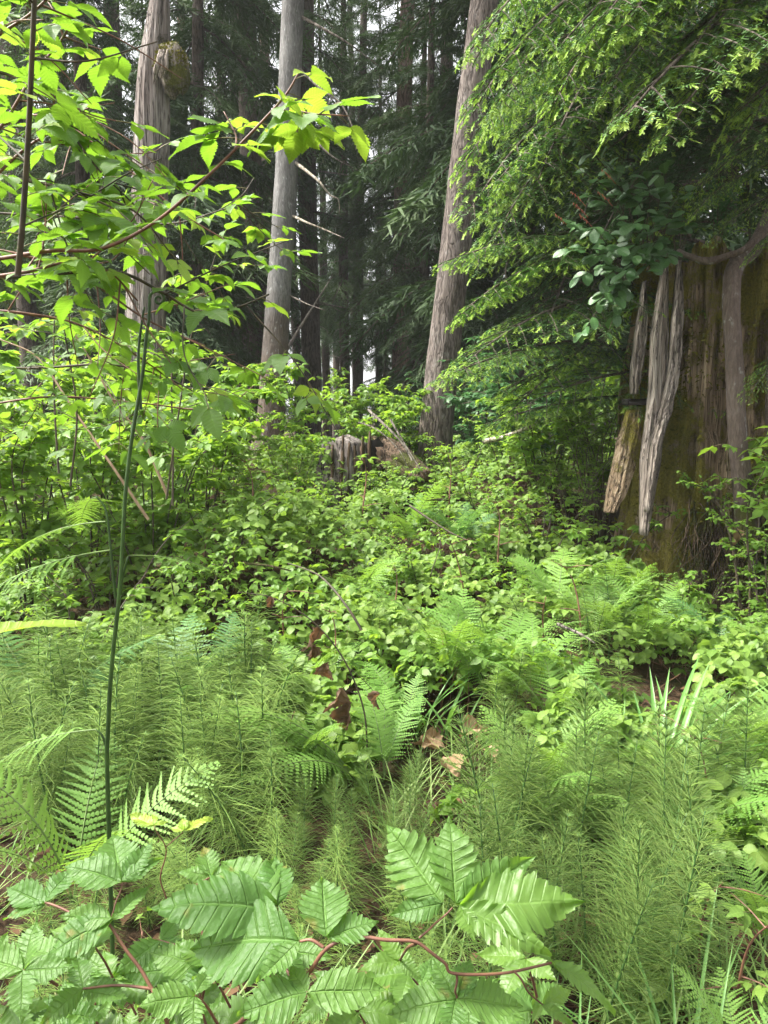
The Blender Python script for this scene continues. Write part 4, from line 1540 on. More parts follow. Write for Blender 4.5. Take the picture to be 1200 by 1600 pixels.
fern(835, 1060, 3.5, .46, 'fern in front of the erect leafy stalk', G_F, 7)
fern(500, 1130, 3.0, .40, 'small fern under the left end of the withered twig', G_F, 6)
fern(1130, 1060, 4.3, .45, 'shaded fern at the matted roots of the stump', G_F, 5, True)
fern(870, 1100, 3.2, .42, 'fern left of the broad sedge tuft', G_F, 6)
fern(480, 1010, 3.6, .38, 'little fern behind the withered twig', G_F, 5)

# ------------------------------------------------------------------ sedge and iris tufts
def tuft(px, py, Y, n, h, label, w=.035, group='grass tufts'):
    p = W(px, py, Y)
    p[2] = gzf(p[0], Y)
    o = thing('sedge_tuft', label, 'grass tuft', p, 0, group)
    for k in range(n):
        T = leaflet(1, w, 9, 1, 1, 0, 0, .5, rng.uniform(.25, .7), 'lance', 0, seed=k)
        a = rng.uniform(0, 6.28)
        d = np.array([math.cos(a) * .45, math.sin(a) * .45, 1.0])
        mb = MB()
        mb.addT(T, basis(d, (-math.cos(a), -math.sin(a), .5)), rng.normal(0, .02, 3) * (1, 1, 0), h * rng.uniform(.65, 1.15), rng.random())
        mb.obj('blade', [M['grass']], o)


tuft(1040, 1160, 3.0, 26, .55, 'broad bladed sedge tuft right of centre in front of the stump', .05)
tuft(975, 1150, 3.05, 16, .45, 'narrower sedge tuft touching the broad one on its left', .04)
tuft(655, 1070, 3.4, 12, .42, 'pale sedge tuft in the middle of the thicket', .04)
tuft(700, 1075, 3.35, 8, .4, 'small sedge tuft beside the pale one', .045)
tuft(900, 1600, 1.35, 16, .42, 'thin grass tuft under the foreground leaf at bottom right', .02)
tuft(1080, 1560, 1.5, 16, .45, 'thin grass tuft between the tall horsetails', .02)

# ------------------------------------------------------------------ leafy shrubs of the middle ground
def shrub_mesh(seed, H, ns, per, leafT, mat, size, wood='cane_dark', spread=.5):
    rs = np.random.default_rng(seed)
    st, fo = MB(), MB()
    for s in range(ns):
        a = rs.uniform(0, 6.28)
        sp = rs.uniform(.15, spread)
        h = H * rs.uniform(.7, 1.1)
        P = catmull([(0.05 * math.cos(a), .05 * math.sin(a), -.05), (sp * .35 * math.cos(a) * h, sp * .35 * math.sin(a) * h, h * .4),
                     (sp * .7 * math.cos(a) * h, sp * .7 * math.sin(a) * h, h * .78), (sp * 1.15 * math.cos(a + .3) * h, sp * 1.15 * math.sin(a + .3) * h, h)], 5)
        V, F, L = tube(P, [.008, .005, .002], 5)
        st.add(V, F, L)
        tw = []
        for q in rs.uniform(.25, 1, 5):
            i = min(len(P) - 2, int(q * (len(P) - 1)))
            b = rs.uniform(0, 6.28)
            l = rs.uniform(.15, .42) * H * .6
            e = P[i] + np.array([math.cos(b) * l, math.sin(b) * l, l * rs.uniform(-.05, .5)])
            Q = catmull([P[i], (P[i] + e) / 2 + (0, 0, .05 * l), e], 4)
            V, F, L = tube(Q, [.0035, .0015], 4)
            st.add(V, F, L)
            tw.append(Q)
        pool = [P[int(len(P) * .35):]] + tw
        pos, dd = [], []
        for _ in range(per):
            Q = pool[int(rs.integers(len(pool)))]
            q = Q[int(rs.integers(len(Q)))]
            b = rs.uniform(0, 6.28)
            pos.append(q)
            dd.append((math.cos(b), math.sin(b), rs.normal(.05, .3)))
        n = len(pos)
        for k in range(len(leafT)):
            sel = np.arange(n) % len(leafT) == k
            m = sel.sum()
            B = basis_many(np.array(dd)[sel], np.tile([0, 0, 1.0], (m, 1)) + rs.normal(0, .3, (m, 3)))
            fo.many(leafT[k], B, np.array(pos)[sel], size * rs.uniform(.6, 1.2, m), rs.random(m))
    return st.mesh('stems', [M[wood]]), fo.mesh('foliage', [M[mat], M['petiole']])


SHR = {
    'salmon': [shrub_mesh(s, 1.4, 7, 80, SHT, 'shrub', .085) for s in (51, 52, 53)],
    'low': [shrub_mesh(s, .7, 5, 34, SHT, 'shrub', .055, spread=.7) for s in (61, 62)],
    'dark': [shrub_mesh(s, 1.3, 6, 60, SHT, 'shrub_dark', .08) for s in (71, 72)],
    'fine': [shrub_mesh(s, 1.0, 8, 170, OVAL, 'shrub', .026, 'cane_dark', .6) for s in (81, 82)],
    'stalk': [shrub_mesh(s, .62, 1, 12, SHT, 'bramble', .06, 'cane', .25) for s in (91, 92, 93)],
}


def shrub(kind, px, Y, s, label, group, k=None, name='shrub'):
    x = (px - 600) / F_PX * Y
    o = thing(name, label, 'shrub', (x, Y, gzf(x, Y)), rng.uniform(0, 6.28), group, s)
    st, fo = SHR[kind][int(rng.integers(len(SHR[kind]))) if k is None else k]
    put('stems', st, o)
    put('foliage', fo, o)


G_S = 'leafy shrubs behind the bramble thicket'
for px, Y, s, kind, lab in [
    (40, 4.6, 1.0, 'salmon', 'leafy shrub behind the salmonberry bush at the left edge'),
    (130, 5.2, 1.05, 'salmon', 'leafy shrub behind the tall stalk on its left'),
    (230, 5.0, 1.0, 'salmon', 'leafy shrub with dark thin canes right of the tall stalk'),
    (310, 6.0, 1.0, 'salmon', 'leafy shrub left of the pale fir foot'),
    (20, 6.6, 1.3, 'salmon', 'taller leafy shrub in the left background'),
    (180, 7.4, 1.3, 'salmon', 'leafy shrub in front of the snag foot'),
    (345, 7.8, .95, 'salmon', 'bright shrub directly left of the pale fir foot'),
    (455, 7.2, .62, 'salmon', 'thin shrub in front of the pale fir foot'),
    (480, 8.3, .95, 'salmon', 'bright yellow green shrub behind the grey stump on its left'),
    (590, 7.9, .8, 'salmon', 'bright shrub behind the rotten log in the gap'),
    (630, 8.6, .75, 'salmon', 'bright shrub between the log and the leaning fir'),
    (550, 9.5, .85, 'salmon', 'shrub standing far in the white gap'),
    (600, 6.85, .8, 'low', 'low bramble shrub in front of the rotten log, left one'),
    (655, 6.9, .75, 'low', 'low bramble shrub in front of the rotten log, right one'),
    (470, 6.7, .7, 'low', 'low shrub to the left of the short grey stump'),
    (548, 6.9, .55, 'low', 'small low shrub against the foot of the short grey stump'),
    (400, 6.2, .9, 'low', 'low shrub below the pale fir'),
    (715, 7.4, .9, 'low', 'low shrub at the foot of the leaning fir, on its right'),
    (760, 6.2, .8, 'low', 'low shrub on the slope below the broken pale branch'),
    (850, 5.6, .8, 'low', 'low shrub left of the tall fern by the stump'),
    (480, 5.3, .7, 'low', 'low shrub in the middle of the upper thicket'),
    (350, 5.0, .9, 'low', 'low shrub at the right end of the bramble mound'),
    (160, 4.4, 1.0, 'low', 'low shrub at the left end of the bramble mound'),
    (660, 4.9, .65, 'low', 'low shrub above the middle ferns'),
    (955, 5.35, 1.0, 'low', 'leafy shrub covering the left foot of the stump'),
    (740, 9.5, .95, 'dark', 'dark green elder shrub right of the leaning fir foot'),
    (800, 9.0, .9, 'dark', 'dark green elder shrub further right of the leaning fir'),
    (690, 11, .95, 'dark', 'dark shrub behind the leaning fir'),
    (95, 3.7, .8, 'low', 'low shrub above the left ferns'),
    (280, 4.3, .85, 'low', 'low shrub on top of the bramble mound'),
    (880, 6.6, 1.0, 'low', 'low shrub on the bank left of the stump'),
    (800, 7.2, 1.0, 'low', 'low shrub on the bank below the hemlock sprays'),
    (930, 6.0, .9, 'fine', 'small leaved bush hugging the left side of the stump'),
    (900, 5.9, .75, 'fine', 'small leaved low bush left of the stump foot'),
    (1195, 4.7, 1.35, 'fine', 'huckleberry bush growing against the right side of the stump'),
    (1262, 4.6, 1.0, 'salmon', 'tall leafy shrub at the right picture edge covering the stump side'),
    (1225, 4.5, 1.1, 'fine', 'huckleberry bush at the right picture edge by the stump'),
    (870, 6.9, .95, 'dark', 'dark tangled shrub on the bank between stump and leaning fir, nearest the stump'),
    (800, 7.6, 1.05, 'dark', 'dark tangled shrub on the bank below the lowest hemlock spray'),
    (930, 6.7, .95, 'salmon', 'leafy vine covered shrub against the left flank of the stump'),
    (845, 6.5, .8, 'salmon', 'leafy shrub in front of the dark tangle on the bank'),
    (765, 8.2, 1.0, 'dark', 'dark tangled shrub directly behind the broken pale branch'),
    (950, 6.1, 1.1, 'fine', 'small leaved shrub climbing the left edge of the stump below the salal'),
    (1130, 4.75, .85, 'low', 'low leafy shrub in front of the mossy stump face'),
    (1085, 4.9, .6, 'fine', 'small leaved sprig bush in front of the mossy stump face'),
    (1010, 4.95, .55, 'low', 'low leafy shrub right at the foot of the bleached slabs'),
    (1180, 4.3, .6, 'low', 'low leafy shrub over the matted roots'),
]:
    shrub(kind, px, Y, s, lab, G_S)
for px, Y, s, lab in [(862, 3.9, 1.0, 'single erect stalk with a rosette of leaves in the middle of the thicket'),
                      (1062, 2.9, .8, 'erect red stalk with pale leaves beside the broad sedge'),
                      (690, 3.6, .8, 'thin dark stalk among the middle ferns'),
                      (1150, 2.5, .75, 'leafy stalk at the right edge below the fern'),
                      (1130, 1.9, .7, 'leafy stalk right of the tall horsetails'),
                      (1190, 1.7, .7, 'leafy stalk at the right edge near the bottom'),
                      (160, 1.75, .42, 'small stalk beside the foot of the tall fern stalk'),
                      (420, 2.9, .55, 'small pale stalk left of the withered twig'),
                      (740, 4.6, .9, 'stalk with leaves in the upper thicket'),
                      (610, 4.2, .8, 'stalk with leaves left of the middle ferns'),
                      (300, 4.7, 1.1, 'leafy stalk on the crest of the bramble mound'),
                      (395, 5.6, 1.2, 'leafy stalk below the pale fir foot'),
                      (560, 5.9, 1.2, 'leafy stalk in front of the short grey stump'),
                      (700, 6.4, 1.2, 'leafy stalk below the leaning fir'),
                      (440, 4.0, .9, 'leafy stalk behind the dark bowed twig'),
                      (520, 3.6, .8, 'leafy stalk just behind the withered leaves'),
                      (930, 4.0, 1.0, 'leafy stalk between the ferns near the stump'),
                      (780, 5.2, 1.0, 'leafy stalk at the foot of the bank')]:
    shrub('stalk', px, Y, s, lab, 'leafy single stalks', name='leafy_stalk')

# ------------------------------------------------------------------ left salmonberry bush: canes with leaves as parts
def blocks_burl(p):
    # the bush leaves the burl of the snag and the sky beside it open
    v = p - CAM
    dep = v.dot(_FW)
    x, y = 600 + F_PX * v.dot(_RT) / dep, 800 - F_PX * v.dot(_U) / dep
    return (200 < x < 310 and 20 < y < 185) or (x > 300 and y < 95) or (205 < x < 262 and 440 < y < 640 and dep < 1.7 and rng.random() < .8)


def cane(label, path, nleaf, size, r0=.006, r1=.002, mat='cane', group='salmonberry canes at left', young=.2, side_twigs=0, tspan=(.1, 1.0), name='salmonberry_cane', droop=.15, twl=(.10, .26)):
    P0 = np.array([W(*p) for p in path])
    P = catmull(P0, 8)
    base = P[0]
    root = thing(name, label, 'shrub', base, 0, group)
    mb = MB()
    V, F, L = tube(P, [r0, (r0 + r1) / 2, r1], 7)
    mb.add(V - base, F, L)
    lines = [P]
    for k in range(side_twigs):
        q = int(rng.uniform(.2, .95) * (len(P) - 2))
        tn = nrm(P[q + 1] - P[q])
        sd = nrm(np.cross(tn, rng.normal(0, 1, 3)))
        l = rng.uniform(*twl)
        e = P[q] + sd * l + tn * l * .5 + np.array([0, 0, -.02])
        Q = catmull([P[q], (P[q] + e) / 2 + rng.normal(0, .01, 3), e], 5)
        V, F, L = tube(Q, [.0018, .0009], 5)
        mb.add(V - base, F, L)
        lines.append(Q)
    mb.obj('stem', [M[mat]], root)
    for k in range(nleaf):
        Q = lines[0] if (len(lines) == 1 or k < nleaf * (.4 if side_twigs else 1)) else lines[1 + k % (len(lines) - 1)]
        if Q is lines[0]:
            t = tspan[0] + (tspan[1] - tspan[0]) * (k + rng.uniform(.2, .8)) / max(1, nleaf * (.4 if side_twigs else 1))
        else:
            t = rng.uniform(.3, 1.0)
        q = min(len(Q) - 2, max(0, int(t * (len(Q) - 1))))
        tn = nrm(Q[q + 1] - Q[q])
        hz = np.cross(tn, (0, 0, 1))
        if np.linalg.norm(hz) < .3:
            hz = np.array([math.cos(k * 2.4), math.sin(k * 2.4), 0])
        hz = nrm(hz) * (1 if k % 2 else -1)
        d = hz * rng.uniform(.5, 1) + tn * rng.uniform(.0, .7) + rng.normal(0, .3, 3) * (1, 1, .5) + np.array([0, 0, -droop * rng.uniform(0, 1.5)])
        yg = rng.random() < young * (1.5 if t > .8 else .8)
        me = (SAL_N[int(rng.integers(3))] if yg else SAL_M[int(rng.integers(5))])
        s = size * rng.uniform(.6, 1.15) * (.75 if yg else 1)
        if blocks_burl(Q[q] + nrm(d) * s):
            continue
        o = put('leaf', me, root, Q[q] - base, None, s)
        quat_rot(o, d, np.array([rng.normal(0, .3), rng.normal(-.15, .3), 1.0]))
    return root


cane('long bare cane arching up from the left edge with glowing leaves to its tip', [(-80, 415, 1.30), (0, 404, 1.28), (80, 392, 1.26), (160, 388, 1.25), (245, 345, 1.22), (330, 270, 1.2), (400, 200, 1.2), (445, 150, 1.2), (466, 115, 1.2)], 30, .066, .0038, .0014, tspan=(.25, 1.0), young=.5, side_twigs=3, twl=(.04, .10))
cane('dark upright cane crossing the top left corner', [(28, 430, 1.22), (36, 340, 1.2), (45, 200, 1.17), (50, 90, 1.14), (58, -90, 1.1)], 26, .068, .0048, .0034, 'cane_dark', side_twigs=4, young=.3)
cane('cane below the arching one ending in lit leaves in front of the pale fir', [(-70, 440, 1.4), (60, 430, 1.42), (180, 425, 1.45), (250, 455, 1.5), (310, 488, 1.52), (370, 480, 1.5), (420, 460, 1.45)], 22, .066, .004, .0016, 'cane_dark', side_twigs=3, young=.25)
spec = [
    ('dense leafy cane near the top left corner', [(-90, 300, 1.5), (0, 200, 1.5), (50, 120, 1.5), (90, 70, 1.5), (110, 40, 1.5)], 28, 5),
    ('leafy cane drooping below the top left corner', [(-80, 100, 1.6), (20, 120, 1.6), (90, 180, 1.6), (150, 260, 1.6), (210, 320, 1.62)], 34, 6),
    ('shaded leafy cane in the middle of the left bush', [(-80, 260, 1.45), (30, 280, 1.45), (120, 300, 1.5), (210, 330, 1.55), (270, 400, 1.6)], 40, 7),
    ('leafy cane along the lower edge of the left bush', [(-80, 380, 1.6), (40, 400, 1.6), (140, 440, 1.65), (230, 500, 1.7), (320, 540, 1.8)], 34, 6),
    ('leafy cane low at the left edge', [(-80, 480, 1.7), (40, 490, 1.7), (130, 510, 1.8), (220, 560, 1.9), (300, 620, 2.0)], 34, 6),
    ('thin cane hanging over the low shrubs', [(-80, 575, 1.9), (60, 575, 1.9), (170, 570, 1.9), (260, 590, 2.0), (350, 640, 2.1)], 26, 5),
    ('upper cane behind the arching one', [(-80, 240, 2.0), (60, 180, 2.0), (180, 250, 2.0), (280, 330, 2.0), (360, 380, 2.0)], 36, 6),
    ('cane with small leaves behind the arching tip', [(-60, 330, 2.3), (120, 340, 2.3), (260, 350, 2.3), (340, 330, 2.3), (400, 310, 2.3)], 34, 6),
    ('leafy cane between left bush and bramble mound', [(-60, 640, 2.4), (80, 620, 2.4), (220, 630, 2.5), (340, 640, 2.6), (400, 600, 2.6)], 30, 5),
    ('leafy cane right of the tall stalk', [(260, 780, 2.7), (280, 640, 2.7), (300, 520, 2.7), (330, 420, 2.7), (350, 360, 2.7)], 34, 6),
    ('leafy cane filling the top left corner', [(-80, 150, 1.35), (-20, 70, 1.35), (50, 20, 1.35), (100, -30, 1.35)], 26, 5),
    ('leafy cane with bright leaves left of the snag burl', [(-60, 330, 1.7), (30, 240, 1.7), (90, 200, 1.7), (125, 175, 1.7), (150, 165, 1.7)], 24, 4),
    ('shaded leafy cane under the arching cane', [(-60, 440, 1.35), (40, 425, 1.35), (110, 410, 1.38), (170, 425, 1.4), (215, 470, 1.45)], 34, 6),
    ('leafy cane left of the tall stalk', [(110, 760, 2.5), (120, 640, 2.5), (100, 500, 2.5), (120, 420, 2.5), (150, 380, 2.5)], 34, 6),
]
for lab, path, nl, tw in spec:
    cane(lab, path, int(nl * .86), .064, .0036, .0015, 'cane_dark' if rng.random() < .6 else 'cane', side_twigs=tw, young=.15)
# bare tan canes leaning behind
for lab, path in [('bare tan cane leaning right behind the tall stalk, longer one', [(232, 812, 3.3), (180, 735, 3.3), (115, 640, 3.35), (60, 560, 3.4), (0, 530, 3.4)]),
                  ('bare tan cane leaning right behind the tall stalk, steeper one', [(262, 775, 3.4), (225, 690, 3.4), (180, 630, 3.4), (140, 560, 3.4), (90, 480, 3.4)])]:
    cane(lab, path, 0, .05, .007, .003, 'cane_tan', group='bare tan canes')
for lab, path in [('dark upright bare cane right of the tall stalk', [(270, 790, 3.2), (270, 700, 3.2), (268, 600, 3.2), (272, 520, 3.2)]),
                  ('dark upright bare cane left of the tall stalk', [(92, 740, 3.4), (86, 650, 3.4), (84, 560, 3.4), (85, 500, 3.4)])]:
    cane(lab, path, 5, .05, .005, .003, 'cane_dark', group='dark bare canes', tspan=(.5, 1))

# ------------------------------------------------------------------ foreground salmonberry leaves (each leaf is laid out by its own leaflets)
def foreground_shrub():
    base = np.array([-.05, .95, gzf(-.05, .95)])
    root = thing('salmonberry_shrub', 'salmonberry shrub with large toothed leaves on red stems, nearest the viewer', 'shrub', base)

    def stem(path, r0, r1, mat='cane'):
        P = catmull([p if isinstance(p, np.ndarray) else W(*p) for p in path], 8)
        P = P + np.array([[.0010 * math.sin(i * .55), .0008 * math.cos(i * .43), .0010 * math.sin(i * .37 + 1)] for i in range(len(P))])
        V, F, L = tube(P, [r0 * .68, r1 * .68], 8)
        mb = MB()
        mb.add(V - base, F, L)
        mb.obj('stem', [M[mat]], root)

    def leaf(J, Y, n, tips, mat='salmon_top', droop=.16, fold=.14, att=None):
        n = nrm(n)
        J3 = W(J[0], J[1], Y)
        mb = MB()
        for k, (tx, ty, wr) in enumerate(tips):
            nn = nrm(n + rng.normal(0, .10, 3))
            t3 = on_plane(tx, ty, J3, nn)
            d = t3 - J3
            l = np.linalg.norm(d)
            if l > .16:
                d *= .16 / l
                l = .16
            T = leaflet(1.0, wr * .95, 9, 9, 6, .25, rng.uniform(.004, .008), fold * rng.uniform(.5, 1.6), droop * rng.uniform(.3, 1.8), 'salmon', .45, rng.uniform(.03, .065), seed=int(rng.integers(9999)))
            ns = rng.uniform(0, 50)
            for i_ in range(len(T['V'])):
                p_ = T['V'][i_]
                T['V'][i_, 2] += .020 * noise.noise(Vector((p_[0] * 6, p_[1] * 6, ns))) + .007 * noise.noise(Vector((p_[0] * 22, p_[1] * 22, ns)))
            up = nrm(nn)
            mb.addT(T, basis(d + up * l * .08, up), J3 - base, l, rng.random())
        if att is not None:
            A = att if isinstance(att, np.ndarray) else W(*att)
            V, F, L = tube(catmull([A - base, (A + J3) / 2 - base + (0, 0, .004), J3 - base], 5), [.0016, .0011], 6)
            mb.add(V, F, L, 1)
        mb.obj('leaf', [M[mat], M['cane']], root)

    # stems
    stem([(545, 1466, .60), (510, 1482, .60), (462, 1540, .61), (370, 1600, .64), (300, 1680, .72), np.array((-.08, .9, .35)), base], .0022, .0045)
    stem([(545, 1466, .60), (600, 1466, .60), (650, 1474, .60), (690, 1500, .60), (712, 1522, .60), (790, 1520, .61), (860, 1504, .62)], .0024, .0016)
    stem([(712, 1522, .60), (713, 1545, .60), (712, 1562, .60)], .0016, .0012)
    stem([(655, 1468, .60), (680, 1442, .605), (706, 1420, .61)], .0014, .0011)
    stem([(802, 1520, .61), (825, 1545, .61), (845, 1570, .62), (900, 1600, .62)], .0013, .0009)
    stem([(70, 1412, .78), (120, 1428, .77), (168, 1445, .76), (205, 1495, .75), (238, 1545, .74), (265, 1610, .74), np.array((-.2, .9, .5)), base], .0018, .0036)
    stem([(168, 1445, .76), (182, 1410, .77), (190, 1380, .78)], .0013, .0010)
    stem([(262, 1420, .86), (252, 1372, .86), (258, 1325, .86), (240, 1290, .86)], .0016, .0009)
    stem([(258, 1325, .86), (272, 1312, .86), (285, 1300, .86)], .0010, .0008)
    stem([(312, 1430, .80), (318, 1500, .78), (320, 1600, .76), np.array((-.15, .9, .6)), base], .0014, .003)
    # leaves
    up = (0, -.45, 1)
    leaf((510, 1464), .60, (.05, -.55, 1), [(503, 1366, .86), (592, 1440, .62)])
    leaf((468, 1471), .605, (-.05, -.5, 1), [(287, 1468, .72), (400, 1535, .5)], att=(505, 1480, .60))
    leaf((432, 1416), .64, (-.1, -.45, 1), [(230, 1418, .55), (343, 1330, .62), (428, 1330, .55)])
    leaf((692, 1412), .61, (-.15, -1.0, 1), [(602, 1286, .62), (608, 1430, .5)])
    leaf((712, 1412), .61, (.1, -1.2, 1), [(704, 1272, .60), (838, 1337, .42)])
    leaf((718, 1415), .60, (.05, -.75, 1), [(912, 1412, .52), (862, 1490, .42), (742, 1470, .6)], 'salmon', .1, .1)
    leaf((190, 1378), .78, (0, -.5, 1), [(175, 1306, .75), (240, 1314, .5), (98, 1348, .58), (252, 1336, .42)])
    leaf((176, 1436), .76, (-.1, -.5, 1), [(62, 1496, .55), (236, 1382, .5), (92, 1432, .5)])
    leaf((70, 1412), .78, (-.1, -.4, 1), [(8, 1384, .5), (116, 1352, .6), (2, 1430, .5)], 'salmon_top')
    leaf((36, 1516), .72, (-.2, -.5, 1), [(58, 1438, .62), (116, 1512, .55), (-40, 1490, .6), (30, 1590, .6)], att=(90, 1540, .74))
    leaf((305, 1555), .66, (0, -.4, 1), [(214, 1572, .62), (330, 1510, .6), (300, 1618, .62)], att=(340, 1600, .68))
    leaf((480, 1552), .58, (.0, -.5, 1), [(372, 1578, .75), (606, 1546, .55), (452, 1506, .62)], att=(462, 1540, .61))
    leaf((712, 1562), .60, (.05, -.55, 1), [(604, 1586, .6), (676, 1490, .55), (736, 1494, .6), (818, 1572, .62), (700, 1625, .7)])
    leaf((862, 1503), .62, (.2, -.5, 1), [(966, 1562, .36), (838, 1478, .4), (908, 1530, .4)], 'salmon', .3, .3)
    leaf((846, 1570), .62, (.2, -.5, 1), [(832, 1592, .5), (905, 1536, .35), (900, 1600, .35)], 'salmon', .3, .3)
    leaf((240, 1290), .86, (0, -.3, 1), [(202, 1272, .5), (262, 1282, .5), (238, 1268, .5)], 'salmon_new')
    leaf((287, 1298), .86, (0, -.3, 1), [(332, 1274, .5), (265, 1292, .55), (285, 1276, .6)], 'salmon_new')
    leaf((250, 1470), .80, (0, -.4, 1), [(180, 1520, .6), (285, 1430, .6), (300, 1500, .6)], att=(318, 1500, .78))
    leaf((420, 1480), .72, (.1, -.4, 1), [(300, 1530, .6), (420, 1440, .6), (480, 1520, .6)], att=(462, 1540, .66))
    leaf((130, 1545), .74, (0, -.4, 1), [(60, 1600, .6), (120, 1490, .6), (200, 1560, .6)], att=(238, 1545, .74))
    leaf((330, 1370), .92, (0, -.4, 1), [(318, 1318, .6), (275, 1360, .5), (380, 1350, .5)], att=(262, 1420, .86))
    leaf((560, 1580), .64, (0, -.4, 1), [(500, 1620, .6), (560, 1520, .5), (640, 1590, .55)], 'salmon', att=(462, 1540, .62))
    leaf((625, 1500), .68, (0, -.5, 1), [(590, 1450, .5), (560, 1510, .5), (660, 1530, .55)], 'salmon', att=(650, 1474, .6))

    # shaded lower leaves filling in between
    rs = np.random.default_rng(8)
    for k in range(34):
        px = rs.uniform(-20, 640) if k < 20 else (rs.uniform(640, 860) if k < 26 else rs.uniform(-30, 200))
        py = rs.uniform(1470, 1640)
        Y = rs.uniform(.72, .92)
        a = rs.uniform(0, 6.28)
        tips = []
        for q in (0, 1.25, -1.25):
            l = rs.uniform(75, 105) * (1 if q == 0 else .8)
            tips.append((px + l * math.cos(a + q), py - .75 * l * math.sin(a + q), rs.uniform(.5, .65)))
        leaf((px, py), Y, (rs.normal(0, .15), -.4, 1), tips, 'salmon_top' if rs.random() < .6 else 'salmon', att=np.array(W(px - 40 * math.cos(a), py + 60, Y + .03)))


foreground_shrub()


def near_leaf():
    # one long leaf reaching in from the left edge
    J = W(-70, 1000, .62)
    tip = W(132, 958, .66)
    d = tip - J
    l = np.linalg.norm(d)
    mb = MB()
    mb.addT(leaflet(1, .28, 11, 4, 3, .1, .006, .3, .1, 'lance', .3, .02), basis(d, (0, -.1, 1.0)), (0, 0, 0), l, .4)
    V, F, L = tube([np.zeros(3), np.array([-.06, -.01, -.05]), np.array([-.1, 0, -.4]), np.array([-.12, .05, -1.1])], [.0015, .003], 6)
    mb.add(V, F, L, 1)
    o = mb.obj('salmonberry_leaf', [M['salmon_new'], M['green_stem']])
    o.location = J
    tag(o, 'single bright yellow green leaf blade poking in at the left edge', 'leaf')


near_leaf()

# ------------------------------------------------------------------ tall fern stalk with curled tip
def bracken_stalk():
    Y = 1.60
    path = [(163, 1340), (166, 1240), (172, 1130), (178, 1000), (188, 880), (200, 760), (212, 640), (224, 560), (236, 500)]
    P = [W(x, y, Y) for x, y in path]
    base = np.array([P[0][0], P[0][1], gzf(P[0][0], P[0][1])])
    P[0] = base - np.array([0, 0, .03])
    root = thing('bracken_stalk', 'tall bare green fern stalk with a curled tip, standing before the horsetails', 'fern', base)
    c = W(246, 466, Y)
    sp = []
    for k in range(26):
        a = R(200) - k * R(22)
        r = .017 * (1 - k / 30)
        sp.append(c + np.array([math.cos(a) * r, .002 * k * .3, math.sin(a) * r]))
    P = catmull(P, 7)
    P[1:] += np.array([[.004 * math.sin(i * .31), 0, 0] for i in range(1, len(P))])
    Q = np.vstack([P, np.array(sp)])
    mb = MB()
    V, F, L = tube(Q, [.0054, .0050, .0046, .0042, .0037, .0033, .0029, .0019], 8)
    mb.add(V - base, F, L)
    mb.obj('stem', [M['bracken_stem']], root)
    for side, path2 in ((0, [(181, 935), (174, 870), (166, 800), (150, 775)]), (1, [(186, 925), (192, 900), (200, 870)]), (2, [(168, 1175), (160, 1150), (150, 1140)]), (3, [(220, 640), (216, 560), (222, 500), (226, 480)])):
        mb = MB()
        V, F, L = tube(catmull([W(x, y, Y + .01) for x, y in path2], 5), [.0036, .0018], 6)
        mb.add(V - base, F, L)
        mb.obj('side_shoot', [M['bracken_stem']], root)
    # small unrolling leaf tufts at the nodes
    for px, py, az, s in ((165, 815, 170, .5), (150, 778, 120, .4), (200, 868, 30, .5), (172, 860, 200, .6), (150, 1140, 180, .5)):
        o = put('frond', FR[4][0], root, W(px, py, Y) - base, (R(-55), 0, R(az - 90)), s)
    return root


bracken_stalk()

# ------------------------------------------------------------------ withered twig with hanging brown leaves
def crumpled(seed, wr=.75):
    T = leaflet(1, wr, 9, 3, 5, .2, .02, 1.15, .55, 'salmon', .35, .10, seed=seed)
    V = T['V']
    for i in range(len(V)):
        p = Vector(V[i]) * 3.0 + Vector((seed, 0, 0))
        V[i] += np.array(noise.noise_vector(p)) * .17 + np.array(noise.noise_vector(p * 2.6)) * .06
    return T


def withered_twig():
    Y = 3.0
    path = [(573, 1150), (566, 1100), (545, 1045), (520, 1005), (490, 972), (455, 948), (420, 932), (372, 925)]
    P = np.array([W(x, y, Y) for x, y in path])
    base = np.array([P[0][0], Y, gzf(P[0][0], Y)])
    root = thing('withered_twig', 'thin arching twig hung with withered brown leaves above the ferns', 'twig', base)
    mb = MB()
    V, F, L = tube(catmull(np.vstack([[base], P]), 7), [.0035, .003, .0012], 6)
    mb.add(V - base, F, L)
    for pp in ([(541, 1040), (565, 1060), (585, 1082), (604, 1110)], [(500, 985), (492, 1000), (485, 985)], [(535, 1030), (515, 1040), (508, 1035)], [(560, 1085), (545, 1080), (535, 1078)]):
        V, F, L = tube(catmull([W(x, y, Y) for x, y in pp], 5), [.0016, .0008], 5)
        mb.add(V - base, F, L)
    mb.obj('stem', [M['cane_dark']], root)
    for k, (px, py, s, az) in enumerate(((484, 980, .10, .2), (489, 1005, .08, 1.0), (508, 1033, .10, 2.2), (532, 1076, .10, .6), (541, 1098, .11, 2.0), (546, 1118, .08, 4.0), (590, 1080, .08, 3.0), (425, 932, .05, 1.5))):
        mb = MB()
        mb.addT(crumpled(k + 3), basis((rng.normal(0, .2), rng.normal(0, .2), -1), (math.cos(az), -abs(math.sin(az)) - .3, 0)), (0, 0, 0), s, rng.random())
        o = mb.obj('withered_leaf', [M['dead_leaf']], root)
        o.location = W(px, py, Y - .01) - base


